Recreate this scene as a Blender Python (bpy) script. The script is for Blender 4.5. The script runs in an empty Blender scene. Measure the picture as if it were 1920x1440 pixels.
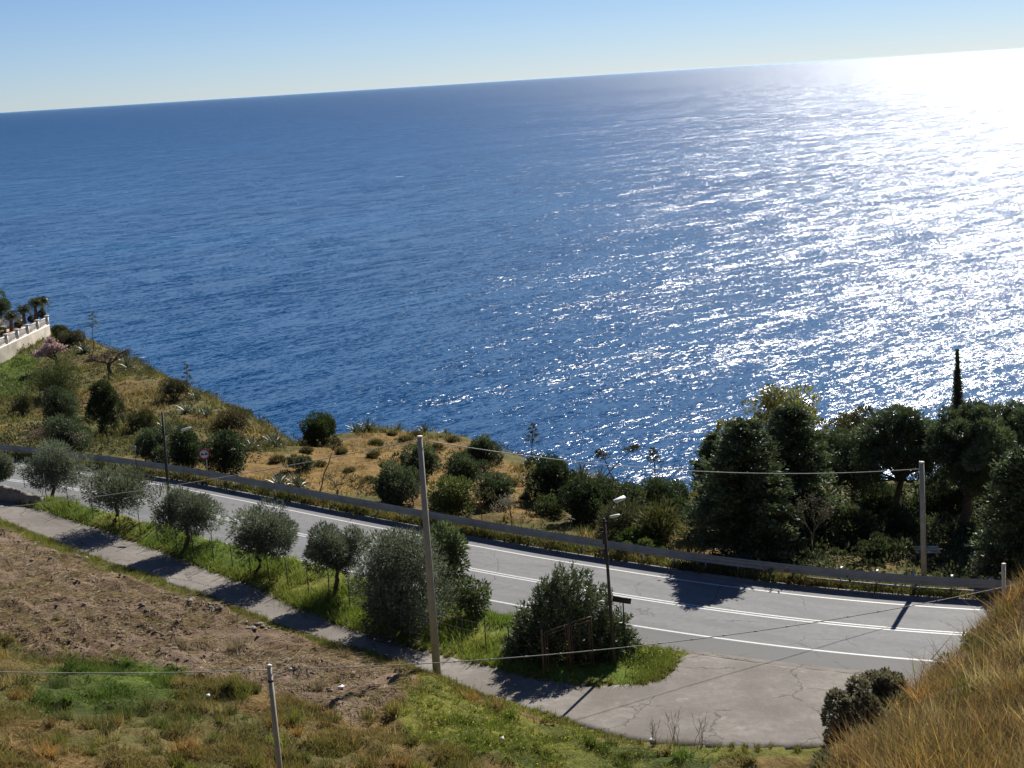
import bpy, math, random
import numpy as np
from math import sin, cos, atan, atan2, radians, pi
from mathutils import Matrix, Vector

rng = np.random.default_rng(7)
random.seed(7)
S = bpy.context.scene
COL = S.collection

# ------------------------------------------------------------------ camera
F = 2900.0; RHO = atan2(121, 1920); TH = atan(569 / F); CZ = 26.0
CAM = np.array([0.0, 0.0, CZ])
cd = bpy.data.cameras.new('camera'); cam = bpy.data.objects.new('camera', cd); COL.objects.link(cam)
cd.sensor_width = 36; cd.lens = F / 1920 * 36; cd.clip_start = 0.5; cd.clip_end = 400000
R_ = Vector((1, 0, 0)); U_ = Vector((0, sin(TH), cos(TH))); F_ = Vector((0, cos(TH), -sin(TH)))
cx = cos(RHO) * R_ - sin(RHO) * U_; cy = sin(RHO) * R_ + cos(RHO) * U_; cz = -F_
cam.matrix_world = Matrix(((cx.x, cy.x, cz.x, 0), (cx.y, cy.y, cz.y, 0), (cx.z, cy.z, cz.z, CZ), (0, 0, 0, 1)))
S.camera = cam
S.cycles.max_bounces = 6; S.cycles.diffuse_bounces = 2; S.cycles.glossy_bounces = 2; S.cycles.transmission_bounces = 4; S.cycles.volume_bounces = 0; S.cycles.transparent_max_bounces = 4

# ------------------------------------------------------------------ sky, sun, exposure
SUN_AZ = radians(25); SUN_EL = radians(37)
w = bpy.data.worlds.new('World'); S.world = w; w.use_nodes = True
nt = w.node_tree; nt.nodes.clear()
sky = nt.nodes.new('ShaderNodeTexSky'); sky.sky_type = 'NISHITA'; sky.sun_disc = False
sky.sun_elevation = SUN_EL; sky.sun_rotation = SUN_AZ
sky.altitude = 500; sky.air_density = 0.7; sky.dust_density = 0.1; sky.ozone_density = 6.0
bg = nt.nodes.new('ShaderNodeBackground'); bg.inputs['Strength'].default_value = 0.051
wo = nt.nodes.new('ShaderNodeOutputWorld')
tn = nt.nodes.new('ShaderNodeMix'); tn.data_type = 'RGBA'; tn.blend_type = 'MULTIPLY'; tn.inputs[0].default_value = 1; tn.inputs[7].default_value = (.97, .955, 1.02, 1)
nt.links.new(sky.outputs[0], tn.inputs[6]); nt.links.new(tn.outputs[2], bg.inputs[0]); nt.links.new(bg.outputs[0], wo.inputs[0])
sl = bpy.data.lights.new('sun', 'SUN'); sl.energy = 4.6; sl.angle = radians(0.53); sl.color = (1.0, 0.95, 0.87)
so = bpy.data.objects.new('sun', sl); COL.objects.link(so)
sdir = Vector((sin(SUN_AZ) * cos(SUN_EL), cos(SUN_AZ) * cos(SUN_EL), sin(SUN_EL)))
so.rotation_euler = sdir.to_track_quat('Z', 'Y').to_euler(); so.location = (60, 120, 90)
S.view_settings.view_transform = 'Standard'; S.view_settings.look = 'None'
S.view_settings.exposure = 0.70; S.view_settings.gamma = 1.0; S.view_settings.use_curve_mapping = False

# ------------------------------------------------------------------ picture ray helpers (1920x1440 photo pixels)
def ray(px, py):
    u = (px - 960) / F; v = (720 - py) / F
    a = u * cos(RHO) + v * sin(RHO); b = -u * sin(RHO) + v * cos(RHO)
    return np.array([a, cos(TH) + b * sin(TH), -sin(TH) + b * cos(TH)])
def at(px, py, z):
    d = ray(px, py); return CAM + d * ((z - CZ) / d[2])
def atY(px, py, Y):
    d = ray(px, py); return CAM + d * (Y / d[1])
def mpp(p):                                   # metres per photo pixel at a point
    d = np.asarray(p) - CAM
    return (d[1] * cos(TH) - d[2] * sin(TH)) / F

# ------------------------------------------------------------------ noise
def _h(ix, iy, seed):
    n = (ix.astype(np.int64) * 374761393 + iy.astype(np.int64) * 668265263 + seed * 1442695041) & 0x7fffffff
    n = ((n ^ (n >> 13)) * 1274126177) & 0x7fffffff
    return ((n ^ (n >> 16)) & 0xffff) / 65535.0
def vnoise(x, y, seed=0):
    ix = np.floor(x); iy = np.floor(y); fx = x - ix; fy = y - iy
    fx = fx * fx * (3 - 2 * fx); fy = fy * fy * (3 - 2 * fy)
    a = _h(ix, iy, seed); b = _h(ix + 1, iy, seed); c = _h(ix, iy + 1, seed); d = _h(ix + 1, iy + 1, seed)
    return (a * (1 - fx) + b * fx) * (1 - fy) + (c * (1 - fx) + d * fx) * fy
def fbm(x, y, size, octv=4, seed=0):
    x = np.asarray(x, float) / size; y = np.asarray(y, float) / size; s = 0; a = 0.5
    for k in range(octv):
        s = s + a * (vnoise(x + 17.3 * k, y - 9.1 * k, seed + k) - 0.5) * 2; x = x * 2.03; y = y * 2.03; a *= 0.5
    return s

# ------------------------------------------------------------------ mesh building
class MB:
    def __init__(s): s.v = []; s.f = []; s.c = []; s.n = 0
    def add(s, V, Fc, col=None):
        V = np.asarray(V, float).reshape(-1, 3); Fc = np.asarray(Fc, np.int64)
        s.v.append(V); s.f.append(Fc + s.n)
        c = np.ones((len(V), 3)) if col is None else np.broadcast_to(np.asarray(col, float), (len(V), 3))
        s.c.append(c); s.n += len(V); return s
    def build(s, name, mat, parent=None, smooth=False, origin=None):
        V = np.concatenate(s.v) if s.v else np.zeros((0, 3)); C = np.concatenate(s.c)
        org = np.zeros(3) if origin is None else np.asarray(origin, float)
        if parent is not None and origin is None: org = np.array(parent.get('_o', (0, 0, 0)))
        V = V - org
        me = bpy.data.meshes.new(name)
        me.vertices.add(len(V)); me.vertices.foreach_set('co', V.astype(np.float32).ravel())
        li = np.concatenate([f.ravel() for f in s.f]); sizes = np.concatenate([np.full(len(f), f.shape[1]) for f in s.f])
        me.loops.add(len(li)); me.loops.foreach_set('vertex_index', li.astype(np.int32))
        me.polygons.add(len(sizes)); st = np.zeros(len(sizes), np.int32); st[1:] = np.cumsum(sizes)[:-1]
        me.polygons.foreach_set('loop_start', st)
        if smooth: me.polygons.foreach_set('use_smooth', np.ones(len(sizes), bool))
        at_ = me.color_attributes.new('Col', 'FLOAT_COLOR', 'POINT')
        at_.data.foreach_set('color', np.c_[C, np.ones(len(C))].astype(np.float32).ravel())
        me.update(calc_edges=True); me.validate()
        me.materials.append(MAT[mat] if isinstance(mat, str) else mat)
        o = bpy.data.objects.new(name, me); COL.objects.link(o)
        if parent is not None: o.parent = parent
        elif origin is not None: o.location = org
        return o

def tag(o, label=None, cat=None, group=None, kind=None):
    if label: o['label'] = label
    if cat: o['category'] = cat
    if group: o['group'] = group
    if kind: o['kind'] = kind
    return o
ROOTS = []
def thing(name, base, label, cat, group=None):
    o = bpy.data.objects.new(name, None); COL.objects.link(o); o.location = base
    o.empty_display_size = 0.2
    o['_o'] = [float(b) for b in base]; ROOTS.append(o)
    return tag(o, label, cat, group)

def tube(pts, rad, sides=6, cap=True):
    P = np.asarray(pts, float); n = len(P); rad = np.broadcast_to(np.asarray(rad, float), (n,))
    T = np.gradient(P, axis=0); T /= np.linalg.norm(T, axis=1)[:, None] + 1e-9
    ref = np.where(np.abs(T[:, 2:3]) > 0.9, np.array([[1.0, 0, 0]]), np.array([[0, 0, 1.0]]))
    A = np.cross(T, ref); A /= np.linalg.norm(A, axis=1)[:, None] + 1e-9; B = np.cross(T, A)
    an = np.arange(sides) * 2 * pi / sides
    V = (P[:, None, :] + rad[:, None, None] * (np.cos(an)[None, :, None] * A[:, None, :] + np.sin(an)[None, :, None] * B[:, None, :])).reshape(-1, 3)
    i = np.arange(n - 1)[:, None] * sides; j = np.arange(sides)[None, :]; k = (j + 1) % sides
    Q = np.stack([i + j, i + k, i + sides + k, i + sides + j], -1).reshape(-1, 4)
    if cap:
        V = np.concatenate([V, P[:1], P[-1:]]); a = n * sides
        jj = np.arange(sides); kk = (jj + 1) % sides
        c1 = np.stack([np.full(sides, a), kk, jj, jj], -1); c2 = np.stack([np.full(sides, a + 1), (n - 1) * sides + jj, (n - 1) * sides + kk, (n - 1) * sides + kk], -1)
        return V, Q, np.concatenate([c1[:, :3], c2[:, :3]])
    return V, Q, None
def addtube(mb, pts, rad, sides=6, col=None, cap=True):
    V, Q, Tt = tube(pts, rad, sides, cap); mb.add(V, Q, col)
    if Tt is not None: mb.f.append(Tt + mb.n - len(V))
    return mb
def addbox(mb, c, s, ax=None, col=None, taper=1.0):
    c = np.asarray(c, float); h = np.asarray(s, float) / 2
    V = np.array([[x, y, z] for z in (-1, 1) for y in (-1, 1) for x in (-1, 1)], float)
    V[4:, :2] *= taper; V = V * h
    if ax is not None: V = V @ np.asarray(ax, float)
    mb.add(V + c, [[0, 2, 3, 1], [4, 5, 7, 6], [0, 1, 5, 4], [2, 6, 7, 3], [0, 4, 6, 2], [1, 3, 7, 5]], col); return mb
def rotz(a): return np.array([[cos(a), sin(a), 0], [-sin(a), cos(a), 0], [0, 0, 1.0]])
def unit(v): return v / (np.linalg.norm(v, axis=-1, keepdims=True) + 1e-9)
def rdir(n): return unit(rng.normal(size=(n, 3)))
def leaves(mb, P, D, L, W, col, fold=0.0):
    n = len(P); D = unit(D); Sd = unit(np.cross(D, rdir(n)))
    L = np.broadcast_to(np.asarray(L, float), (n,))[:, None]; W = np.broadcast_to(np.asarray(W, float), (n,))[:, None]
    V = np.stack([P, P + D * L * .45 + Sd * W * .5, P + D * L, P + D * L * .45 - Sd * W * .5], 1).reshape(-1, 3)
    col = np.broadcast_to(np.asarray(col, float), (n, 3))
    mb.add(V, np.arange(4 * n).reshape(-1, 4), np.repeat(col, 4, 0)); return mb
def pal(cols, n, w=None):
    cols = np.asarray(cols, float); k = rng.choice(len(cols), n, p=None if w is None else np.asarray(w) / np.sum(w))
    return cols[k] * rng.uniform(.75, 1.25, (n, 1))

# ------------------------------------------------------------------ materials
MAT = {}
def newmat(name):
    m = bpy.data.materials.new(name); m.use_nodes = True; t = m.node_tree; t.nodes.clear(); MAT[name] = m
    return m, t, t.nodes.new, t.links.new
def N(t, kind, **kw):
    n = t.nodes.new(kind)
    for k, v in kw.items():
        if hasattr(n, k) and k not in n.inputs: setattr(n, k, v)
        else: n.inputs[k].default_value = v
    return n
def math_(t, op, a, b=None, clamp=False):
    n = t.nodes.new('ShaderNodeMath'); n.operation = op; n.use_clamp = clamp
    for i, x in enumerate((a, b)):
        if x is None: continue
        if isinstance(x, (int, float)): n.inputs[i].default_value = x
        else: t.links.new(x, n.inputs[i])
    return n.outputs[0]
def mixc(t, fac, a, b, blend='MIX'):
    n = t.nodes.new('ShaderNodeMix'); n.data_type = 'RGBA'; n.blend_type = blend
    for s, x in ((n.inputs[0], fac), (n.inputs[6], a), (n.inputs[7], b)):
        if isinstance(x, (int, float)): s.default_value = x
        elif isinstance(x, tuple): s.default_value = (*x, 1) if len(x) == 3 else x
        else: t.links.new(x, s)
    return n.outputs[2]
def ramp(t, val, a, b):
    n = t.nodes.new('ShaderNodeMapRange'); n.inputs[1].default_value = a; n.inputs[2].default_value = b
    t.links.new(val, n.inputs[0]); return n.outputs[0]
def noise(t, vec, scale, detail=4, rough=.55, dist=0.0):
    n = t.nodes.new('ShaderNodeTexNoise'); n.inputs['Scale'].default_value = scale; n.inputs['Detail'].default_value = detail
    n.inputs['Roughness'].default_value = rough; n.inputs['Distortion'].default_value = dist
    if vec is not None: t.links.new(vec, n.inputs['Vector'])
    return n
def pos(t): return t.nodes.new('ShaderNodeNewGeometry').outputs['Position']
def mapping(t, vec, scale=(1, 1, 1), rot=(0, 0, 0)):
    n = t.nodes.new('ShaderNodeMapping'); n.inputs['Scale'].default_value = scale; n.inputs['Rotation'].default_value = rot
    t.links.new(vec, n.inputs['Vector']); return n.outputs[0]
def out(t, sh): o = t.nodes.new('ShaderNodeOutputMaterial'); t.links.new(sh, o.inputs['Surface'])
def bump(t, h, strength, dist=0.05):
    b = t.nodes.new('ShaderNodeBump'); b.inputs['Strength'].default_value = strength; b.inputs['Distance'].default_value = dist
    t.links.new(h, b.inputs['Height']); return b.outputs[0]
def plain(name, col, rough=.7, metal=0.0, var=.25, scale=3.0, bmp=.2, bdist=.02, spec=.4):
    m, t, n, l = newmat(name); p = N(t, 'ShaderNodeBsdfPrincipled', Roughness=rough, Metallic=metal)
    p.inputs['Specular IOR Level'].default_value = spec
    ns = noise(t, pos(t), scale, 6, .6); f = ramp(t, ns.outputs[0], .3, .7)
    c = mixc(t, f, tuple(x * (1 - var) for x in col), tuple(x * (1 + var) for x in col)); l(c, p.inputs['Base Color'])
    l(bump(t, ns.outputs[0], bmp, bdist), p.inputs['Normal']); out(t, p.outputs[0]); return m
def foliage(name, trans=.3, gloss=.08, grough=.45):
    m, t, n, l = newmat(name)
    a = n('ShaderNodeVertexColor'); a.layer_name = 'Col'
    d = n('ShaderNodeBsdfDiffuse'); tr = n('ShaderNodeBsdfTranslucent'); g = n('ShaderNodeBsdfGlossy'); g.inputs['Roughness'].default_value = grough
    l(a.outputs[0], d.inputs[0]); l(mixc(t, 1.0, a.outputs[0], (1.1, 1.2, .85), 'MULTIPLY'), tr.inputs[0])
    g.inputs[0].default_value = (.8, .85, .8, 1)
    m1 = n('ShaderNodeMixShader'); m1.inputs[0].default_value = trans; l(d.outputs[0], m1.inputs[1]); l(tr.outputs[0], m1.inputs[2])
    m2 = n('ShaderNodeMixShader'); m2.inputs[0].default_value = gloss; l(m1.outputs[0], m2.inputs[1]); l(g.outputs[0], m2.inputs[2])
    out(t, m2.outputs[0])
foliage('leaf', .30, .03, .55); foliage('leaf_glossy', .24, .07, .45); foliage('grass', .35, .03, .55); foliage('dry_leaf', .25, .02, .6); foliage('needle', .25, .05, .5); foliage('agave', .08, .07, .4)
plain('bark', (.10, .075, .055), .9, var=.4, scale=6, bmp=.5)
plain('pale_bark', (.22, .18, .14), .9, var=.35, scale=6, bmp=.4)
plain('concrete_pole', (.36, .34, .29), .85, var=.18, scale=2.5)
plain('galvanised', (.36, .37, .38), .5, metal=.55, var=.18, scale=4, bmp=.1)
plain('rail_steel', (.31, .315, .32), .6, metal=.15, var=.2, scale=1.3, bmp=.1)
plain('dark_metal', (.05, .05, .048), .6, metal=.2)
plain('rust', (.17, .105, .068), .85, var=.4, scale=8, bmp=.3)
plain('weathered_steel', (.085, .065, .052), .75, metal=.2, var=.35, scale=4)
plain('wire', (.20, .20, .20), .6, metal=.2)
plain('pale_wire', (.33, .33, .33), .6, metal=.1)
plain('white_paint', (.78, .78, .76), .5, var=.06)
plain('stone', (.215, .19, .16), .9, var=.35, scale=4, bmp=.5)
plain('wall_render', (.36, .32, .26), .9, var=.3, scale=.6, bmp=.3)
plain('white_stone', (.66, .62, .56), .8, var=.12, scale=2)
plain('terrace_tile', (.52, .34, .25), .8, var=.12, scale=1.5)
plain('kerb_concrete', (.16, .155, .145), .9, var=.25, scale=2)
plain('sign_red', (.26, .03, .035), .5, var=.1); plain('sign_black', (.035, .035, .035), .5, var=.1); plain('sign_white', (.62, .62, .64), .5, var=.05)
plain('plastic_white', (.8, .82, .85), .5, var=.03)
plain('soil_clod', (.205, .155, .122), 1.0, var=.4, scale=5, bmp=.5)
plain('lamp_glass', (.8, .8, .76), .3, var=.02)

# terrain
m, t, n, l = newmat('terrain')
P = pos(t); a = n('ShaderNodeVertexColor'); a.layer_name = 'Col'
n1 = noise(t, P, .9, 8, .65); n2 = noise(t, P, 7, 6, .7)
c = mixc(t, ramp(t, n1.outputs[0], .3, .7), mixc(t, 1.0, a.outputs[0], (.62, .6, .58), 'MULTIPLY'), mixc(t, 1.0, a.outputs[0], (1.3, 1.25, 1.2), 'MULTIPLY'))
c = mixc(t, ramp(t, n2.outputs[0], .35, .7), mixc(t, 1.0, c, (.7, .68, .66), 'MULTIPLY'), mixc(t, 1.0, c, (1.2, 1.2, 1.18), 'MULTIPLY'))
p = N(t, 'ShaderNodeBsdfPrincipled', Roughness=.95); p.inputs['Specular IOR Level'].default_value = .1
l(c, p.inputs['Base Color']); hh = math_(t, 'ADD', n1.outputs[0], math_(t, 'MULTIPLY', n2.outputs[0], .35))
l(bump(t, hh, .9, .35), p.inputs['Normal']); out(t, p.outputs[0])

# asphalt: Col.r = metres across the road from the middle line
m, t, n, l = newmat('asphalt')
P = pos(t); a = n('ShaderNodeVertexColor'); a.layer_name = 'Col'
sx = n('ShaderNodeSeparateColor'); l(a.outputs[0], sx.inputs[0])
big = noise(t, P, .35, 5, .6); mid = noise(t, P, 3.0, 6, .65); fin = noise(t, P, 60, 3, .7)
track = math_(t, 'ABSOLUTE', math_(t, 'SINE', math_(t, 'MULTIPLY', sx.outputs[0], pi / 1.75)))
base = mixc(t, ramp(t, big.outputs[0], .3, .7), (.152, .153, .157), (.19, .19, .188))
base = mixc(t, math_(t, 'MULTIPLY', track, .6), base, (.215, .215, .213))
base = mixc(t, ramp(t, mid.outputs[0], .45, .8), base, (.128, .128, .131))
base = mixc(t, math_(t, 'MULTIPLY', ramp(t, fin.outputs[0], .3, .75), .35), base, (.05, .05, .052))
pt = noise(t, mapping(t, mapping(t, P, rot=(0, 0, radians(38))), scale=(.25, 1, 1)), .8, 4, .6); base = mixc(t, math_(t, 'MULTIPLY', ramp(t, pt.outputs[0], .48, .62), .6), base, (.118, .118, .12))
sh = math_(t, 'LESS_THAN', sx.outputs[0], -3.62)
base = mixc(t, math_(t, 'MULTIPLY', sh, .75), base, (.10, .098, .095))
vor = n('ShaderNodeTexVoronoi'); vor.feature = 'DISTANCE_TO_EDGE'; vor.inputs['Scale'].default_value = .22
dm = noise(t, P, .8, 5, .6); wv = n('ShaderNodeVectorMath'); wv.operation = 'ADD'; l(P, wv.inputs[0]); l(dm.outputs['Color'], wv.inputs[1]); l(wv.outputs[0], vor.inputs['Vector'])
crk = math_(t, 'MULTIPLY', math_(t, 'LESS_THAN', vor.outputs[0], .006), math_(t, 'GREATER_THAN', big.outputs[0], .5))
base = mixc(t, math_(t, 'MULTIPLY', crk, .6), base, (.05, .05, .05))
p = N(t, 'ShaderNodeBsdfPrincipled', Roughness=.8); p.inputs['Specular IOR Level'].default_value = .35
l(base, p.inputs['Base Color']); l(bump(t, fin.outputs[0], .35, .01), p.inputs['Normal']); out(t, p.outputs[0])

m, t, n, l = newmat('road_paint')
P = pos(t); w1 = noise(t, P, 14, 5, .7); p = N(t, 'ShaderNodeBsdfPrincipled', Roughness=.6)
l(mixc(t, ramp(t, w1.outputs[0], .46, .72), (.56, .56, .545), (.22, .22, .217)), p.inputs['Base Color']); out(t, p.outputs[0])

m, t, n, l = newmat('old_concrete')
P = pos(t); big = noise(t, P, .28, 6, .6); mid = noise(t, P, 2.2, 7, .7); fin = noise(t, P, 30, 3, .7)
base = mixc(t, ramp(t, big.outputs[0], .38, .62), (.145, .126, .107), (.255, .232, .202))
base = mixc(t, math_(t, 'MULTIPLY', ramp(t, mid.outputs[0], .40, .62), .75), base, (.15, .132, .114))
md2 = noise(t, P, 9, 5, .7); base = mixc(t, math_(t, 'MULTIPLY', ramp(t, md2.outputs[0], .5, .7), .25), base, (.34, .315, .28))
base = mixc(t, math_(t, 'MULTIPLY', ramp(t, fin.outputs[0], .4, .8), .4), base, (.12, .105, .09))
lt = noise(t, P, .7, 4, .6); base = mixc(t, math_(t, 'MULTIPLY', ramp(t, lt.outputs[0], .62, .72), .5), base, (.33, .305, .27))
vor = n('ShaderNodeTexVoronoi'); vor.feature = 'DISTANCE_TO_EDGE'; vor.inputs['Scale'].default_value = .24
dm = noise(t, P, .9, 6, .65); wv = n('ShaderNodeVectorMath'); wv.operation = 'MULTIPLY_ADD'; l(dm.outputs['Color'], wv.inputs[0]); wv.inputs[1].default_value = (1.3, 1.3, 1.3); l(P, wv.inputs[2]); l(wv.outputs[0], vor.inputs['Vector'])
crk = math_(t, 'MULTIPLY', math_(t, 'LESS_THAN', vor.outputs[0], .009), math_(t, 'GREATER_THAN', big.outputs[0], .47))
base = mixc(t, math_(t, 'MULTIPLY', crk, .75), base, (.07, .06, .05))
p = N(t, 'ShaderNodeBsdfPrincipled', Roughness=.85); p.inputs['Specular IOR Level'].default_value = .25
l(base, p.inputs['Base Color']); hh = math_(t, 'ADD', mid.outputs[0], math_(t, 'MULTIPLY', fin.outputs[0], .3))
l(bump(t, hh, .5, .04), p.inputs['Normal']); out(t, p.outputs[0])

# sea: wind waves as surface slopes, long crests running from near left to far right
m, t, n, l = newmat('sea')
P = pos(t)
def slope(scale, stretch, amp, detail=2, ang=50):
    v = mapping(t, mapping(t, P, rot=(0, 0, -radians(ang))), scale=(1 / stretch, 1, 1))
    ns = noise(t, v, scale, detail, .55)
    sb = n('ShaderNodeVectorMath'); sb.operation = 'SUBTRACT'; l(ns.outputs['Color'], sb.inputs[0]); sb.inputs[1].default_value = (.5, .5, .5)
    ml = n('ShaderNodeVectorMath'); ml.operation = 'MULTIPLY'; l(sb.outputs[0], ml.inputs[0]); ml.inputs[1].default_value = (amp[0], amp[1], 0)
    rt = mapping(t, ml.outputs[0], rot=(0, 0, radians(ang))); return rt, ns
def vadd(a, b):
    q = n('ShaderNodeVectorMath'); q.operation = 'ADD'; l(a, q.inputs[0]); l(b, q.inputs[1]); return q.outputs[0]
s1, _ = slope(.045, 4.0, (.16, .60), 2)
s2, _ = slope(.20, 3.2, (.5, 1.2), 2, 42)
s3, _ = slope(.95, 2.4, (1.3, 1.9), 2, 46)
s4, _ = slope(4.2, 1.5, (1.3, 1.6), 1, 30)
tot = vadd(vadd(s1, s2), vadd(s3, s4))
patch = noise(t, mapping(t, mapping(t, P, rot=(0, 0, -radians(35))), scale=(.35, 1, 1)), .006, 4, .55)
sc = n('ShaderNodeVectorMath'); sc.operation = 'SCALE'; l(tot, sc.inputs[0])
l(ramp(t, patch.outputs[0], .2, .8), sc.inputs['Scale'])
mr = sc.inputs['Scale'].links[0].from_node; mr.inputs[3].default_value = .75; mr.inputs[4].default_value = 1.15
an_ = n('ShaderNodeVectorMath'); an_.operation = 'MULTIPLY'; an_.inputs[1].default_value = (.76, 1.10, 1); l(sc.outputs[0], an_.inputs[0])
nz = n('ShaderNodeVectorMath'); nz.operation = 'ADD'; l(an_.outputs[0], nz.inputs[0]); nz.inputs[1].default_value = (0, 0, 1)
nn = n('ShaderNodeVectorMath'); nn.operation = 'NORMALIZE'; l(nz.outputs[0], nn.inputs[0])
p = N(t, 'ShaderNodeBsdfPrincipled', Roughness=.16, IOR=1.33); p.inputs['Specular IOR Level'].default_value = .23
bc = mixc(t, ramp(t, patch.outputs[0], .3, .7), (.001, .043, .132), (.002, .063, .178))
cap = noise(t, mapping(t, mapping(t, P, rot=(0, 0, -radians(20))), scale=(.30, 1, 1)), .22, 5, .65)
cap2 = noise(t, P, .01, 3, .5)
foam = math_(t, 'MULTIPLY', ramp(t, cap.outputs[0], .69, .73), ramp(t, cap2.outputs[0], .40, .6), True)
l(mixc(t, foam, bc, (.75, .8, .85)), p.inputs['Base Color'])
l(ramp(t, foam, 0, 1), p.inputs['Roughness']); rr = p.inputs['Roughness'].links[0].from_node; rr.inputs[4].default_value = .8
ln = n('ShaderNodeVectorMath'); ln.operation = 'LENGTH'; l(P, ln.inputs[0])
lod = n('ShaderNodeMapRange'); lod.interpolation_type = 'SMOOTHSTEP'; l(math_(t, 'LOGARITHM', ln.outputs['Value'], 10.0), lod.inputs[0]); lod.inputs[1].default_value = 2.8; lod.inputs[2].default_value = 4.3; lod.inputs[3].default_value = .20; lod.inputs[4].default_value = .38
l(lod.outputs[0], rr.inputs[3])
l(nn.outputs[0], p.inputs['Normal']); out(t, p.outputs[0])

# ================================================================== LAYOUT
SEA = -60.0
def smooth_poly(pts, step=.5, it=3):
    P = np.asarray(pts, float)
    for _ in range(it):
        Q = np.empty((2 * len(P) - 2, P.shape[1])); Q[0::2] = .75 * P[:-1] + .25 * P[1:]; Q[1::2] = .25 * P[:-1] + .75 * P[1:]
        P = np.concatenate([P[:1], Q, P[-1:]])
    s = np.r_[0, np.cumsum(np.linalg.norm(np.diff(P[:, :2], axis=0), axis=1))]
    u = np.arange(0, s[-1], step); return np.stack([np.interp(u, s, P[:, k]) for k in range(P.shape[1])], 1)
ROADM = smooth_poly([(-130, 150), (-100, 140), (-75, 129.5), (-58, 121.5), (-40, 110.8), (-27.7, 102.3), (-20.5, 96.0), (-12.3, 88.7), (-2.7, 80.6), (.8, 77.9), (5.7, 74.3), (9.6, 71.7), (14.3, 69), (19.2, 66.8), (26, 64.4), (36, 62), (50, 60), (70, 60), (95, 64)])
def normals2(L):
    T = np.gradient(L[:, :2], axis=0); T /= np.linalg.norm(T, axis=1)[:, None]; return np.stack([-T[:, 1], T[:, 0]], 1)   # left = away from camera
RN = normals2(ROADM)
def roff(d, z=0.0):
    d = np.broadcast_to(np.asarray(d, float), (len(ROADM),)); q = ROADM[:, :2] + RN * d[:, None]; return np.c_[q, np.full(len(q), z)]
SH = np.interp(ROADM[:, 0], [-60, -30, -5, 5, 20], [-3.9, -4.1, -4.8, -5.2, -5.3])   # near edge of the asphalt

LF = [(-260, 866, 1.3), (-120, 898, 1.2), (0, 932, 1.0), (175, 987, .8), (260, 1020, .7), (480, 1102, .5), (560, 1141, .4), (770, 1220, .2), (900, 1247, .1), (1000, 1272, .05), (1080, 1286, .03), (1150, 1287, .03), (1215, 1282, .02), (1252, 1270, .02), (1270, 1250, .02), (1272, 1226, .02)]
LNr = [(-260, 905, 1.3), (-120, 930, 1.2), (0, 965, 1.0), (175, 1040, .8), (325, 1085, .7), (480, 1147, .5), (560, 1178, .4), (770, 1247, .25), (900, 1299, .15), (984, 1322, .1), (1061, 1345, .08), (1138, 1374, .06), (1200, 1390, .06), (1330, 1398, .06), (1540, 1400, .06), (1700, 1400, .1)]
LFw = smooth_poly([at(*p) for p in LF], .5, 2); LNw = smooth_poly([at(p[0], p[1] + (9 if p[0] < 700 else 3), p[2]) for p in LNr], .5, 2)
# apron beyond the lane end follows the asphalt edge
i0 = int(np.argmin(np.linalg.norm(ROADM[:, :2] + RN * SH[:, None] - LFw[-1, :2], axis=1))); AE = (ROADM[:, :2] + RN * SH[:, None])
i1 = int(np.argmin(np.abs(AE[:, 0] - 24)))
APF = np.c_[AE[i0 + 1:i1], np.full(i1 - i0 - 1, .0)]; LFall = np.concatenate([LFw, APF])
def dist_poly(X, Y, L):
    L = L[:, :2]; d = np.full(X.shape, 1e9); k = np.zeros(X.shape, np.int64)
    pts = np.c_[X.ravel(), Y.ravel()]; D = np.empty(len(pts)); K = np.empty(len(pts), np.int64)
    for s in range(0, len(pts), 20000):
        q = pts[s:s + 20000]; dd = ((q[:, None, 0] - L[None, :, 0]) ** 2 + (q[:, None, 1] - L[None, :, 1]) ** 2); kk = dd.argmin(1); K[s:s + 20000] = kk; D[s:s + 20000] = np.sqrt(dd[np.arange(len(q)), kk])
    return D.reshape(X.shape), K.reshape(X.shape)
def inside(X, Y, poly):
    r = np.zeros(X.shape, bool); px = [p[0] for p in poly]; py = [p[1] for p in poly]; j = len(poly) - 1
    for i in range(len(poly)):
        c = ((py[i] > Y) != (py[j] > Y)); r ^= c & (X < (px[j] - px[i]) * (Y - py[i]) / (py[j] - py[i] + 1e-12) + px[i]); j = i
    return r
LANEPOLY = [tuple(p[:2]) for p in LFall[::2]] + [tuple(p[:2]) for p in LNw[::-2]]

# ---- terrain control points
CP = []
for p in ROADM[::8]: CP.append((p[0], p[1], 0))
for o in (5.3, 8.0):
    for q in roff(o)[::12]: CP.append((q[0], q[1], -.05 if o < 6 else -.5))
for i in range(0, len(ROADM), 6):
    q = ROADM[i, :2] + RN[i] * (SH[i] - 1.7)
    if -50 < q[0] < -1.5: CP.append((q[0], q[1], float(np.interp(q[0], [-30, -8, -1.5], [1.5, 1.05, .35]))))
for q in LFw[::8]: CP.append(tuple(q))
for q in LNw[::8]: CP.append(tuple(q))
CP += [(10, 60, 0), (15, 58, .1), (20, 58.5, .2)]
nl = -normals2(LNw)
for i in range(0, len(LNw), 14):
    e = LNw[i]
    if e[0] > 1: continue
    for d in (1.5, 5, 10, 18, 28):
        q = e[:2] + nl[i] * d
        if q[1] > 34: CP.append((q[0], q[1], e[2] + .2 * d + .35))
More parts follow.
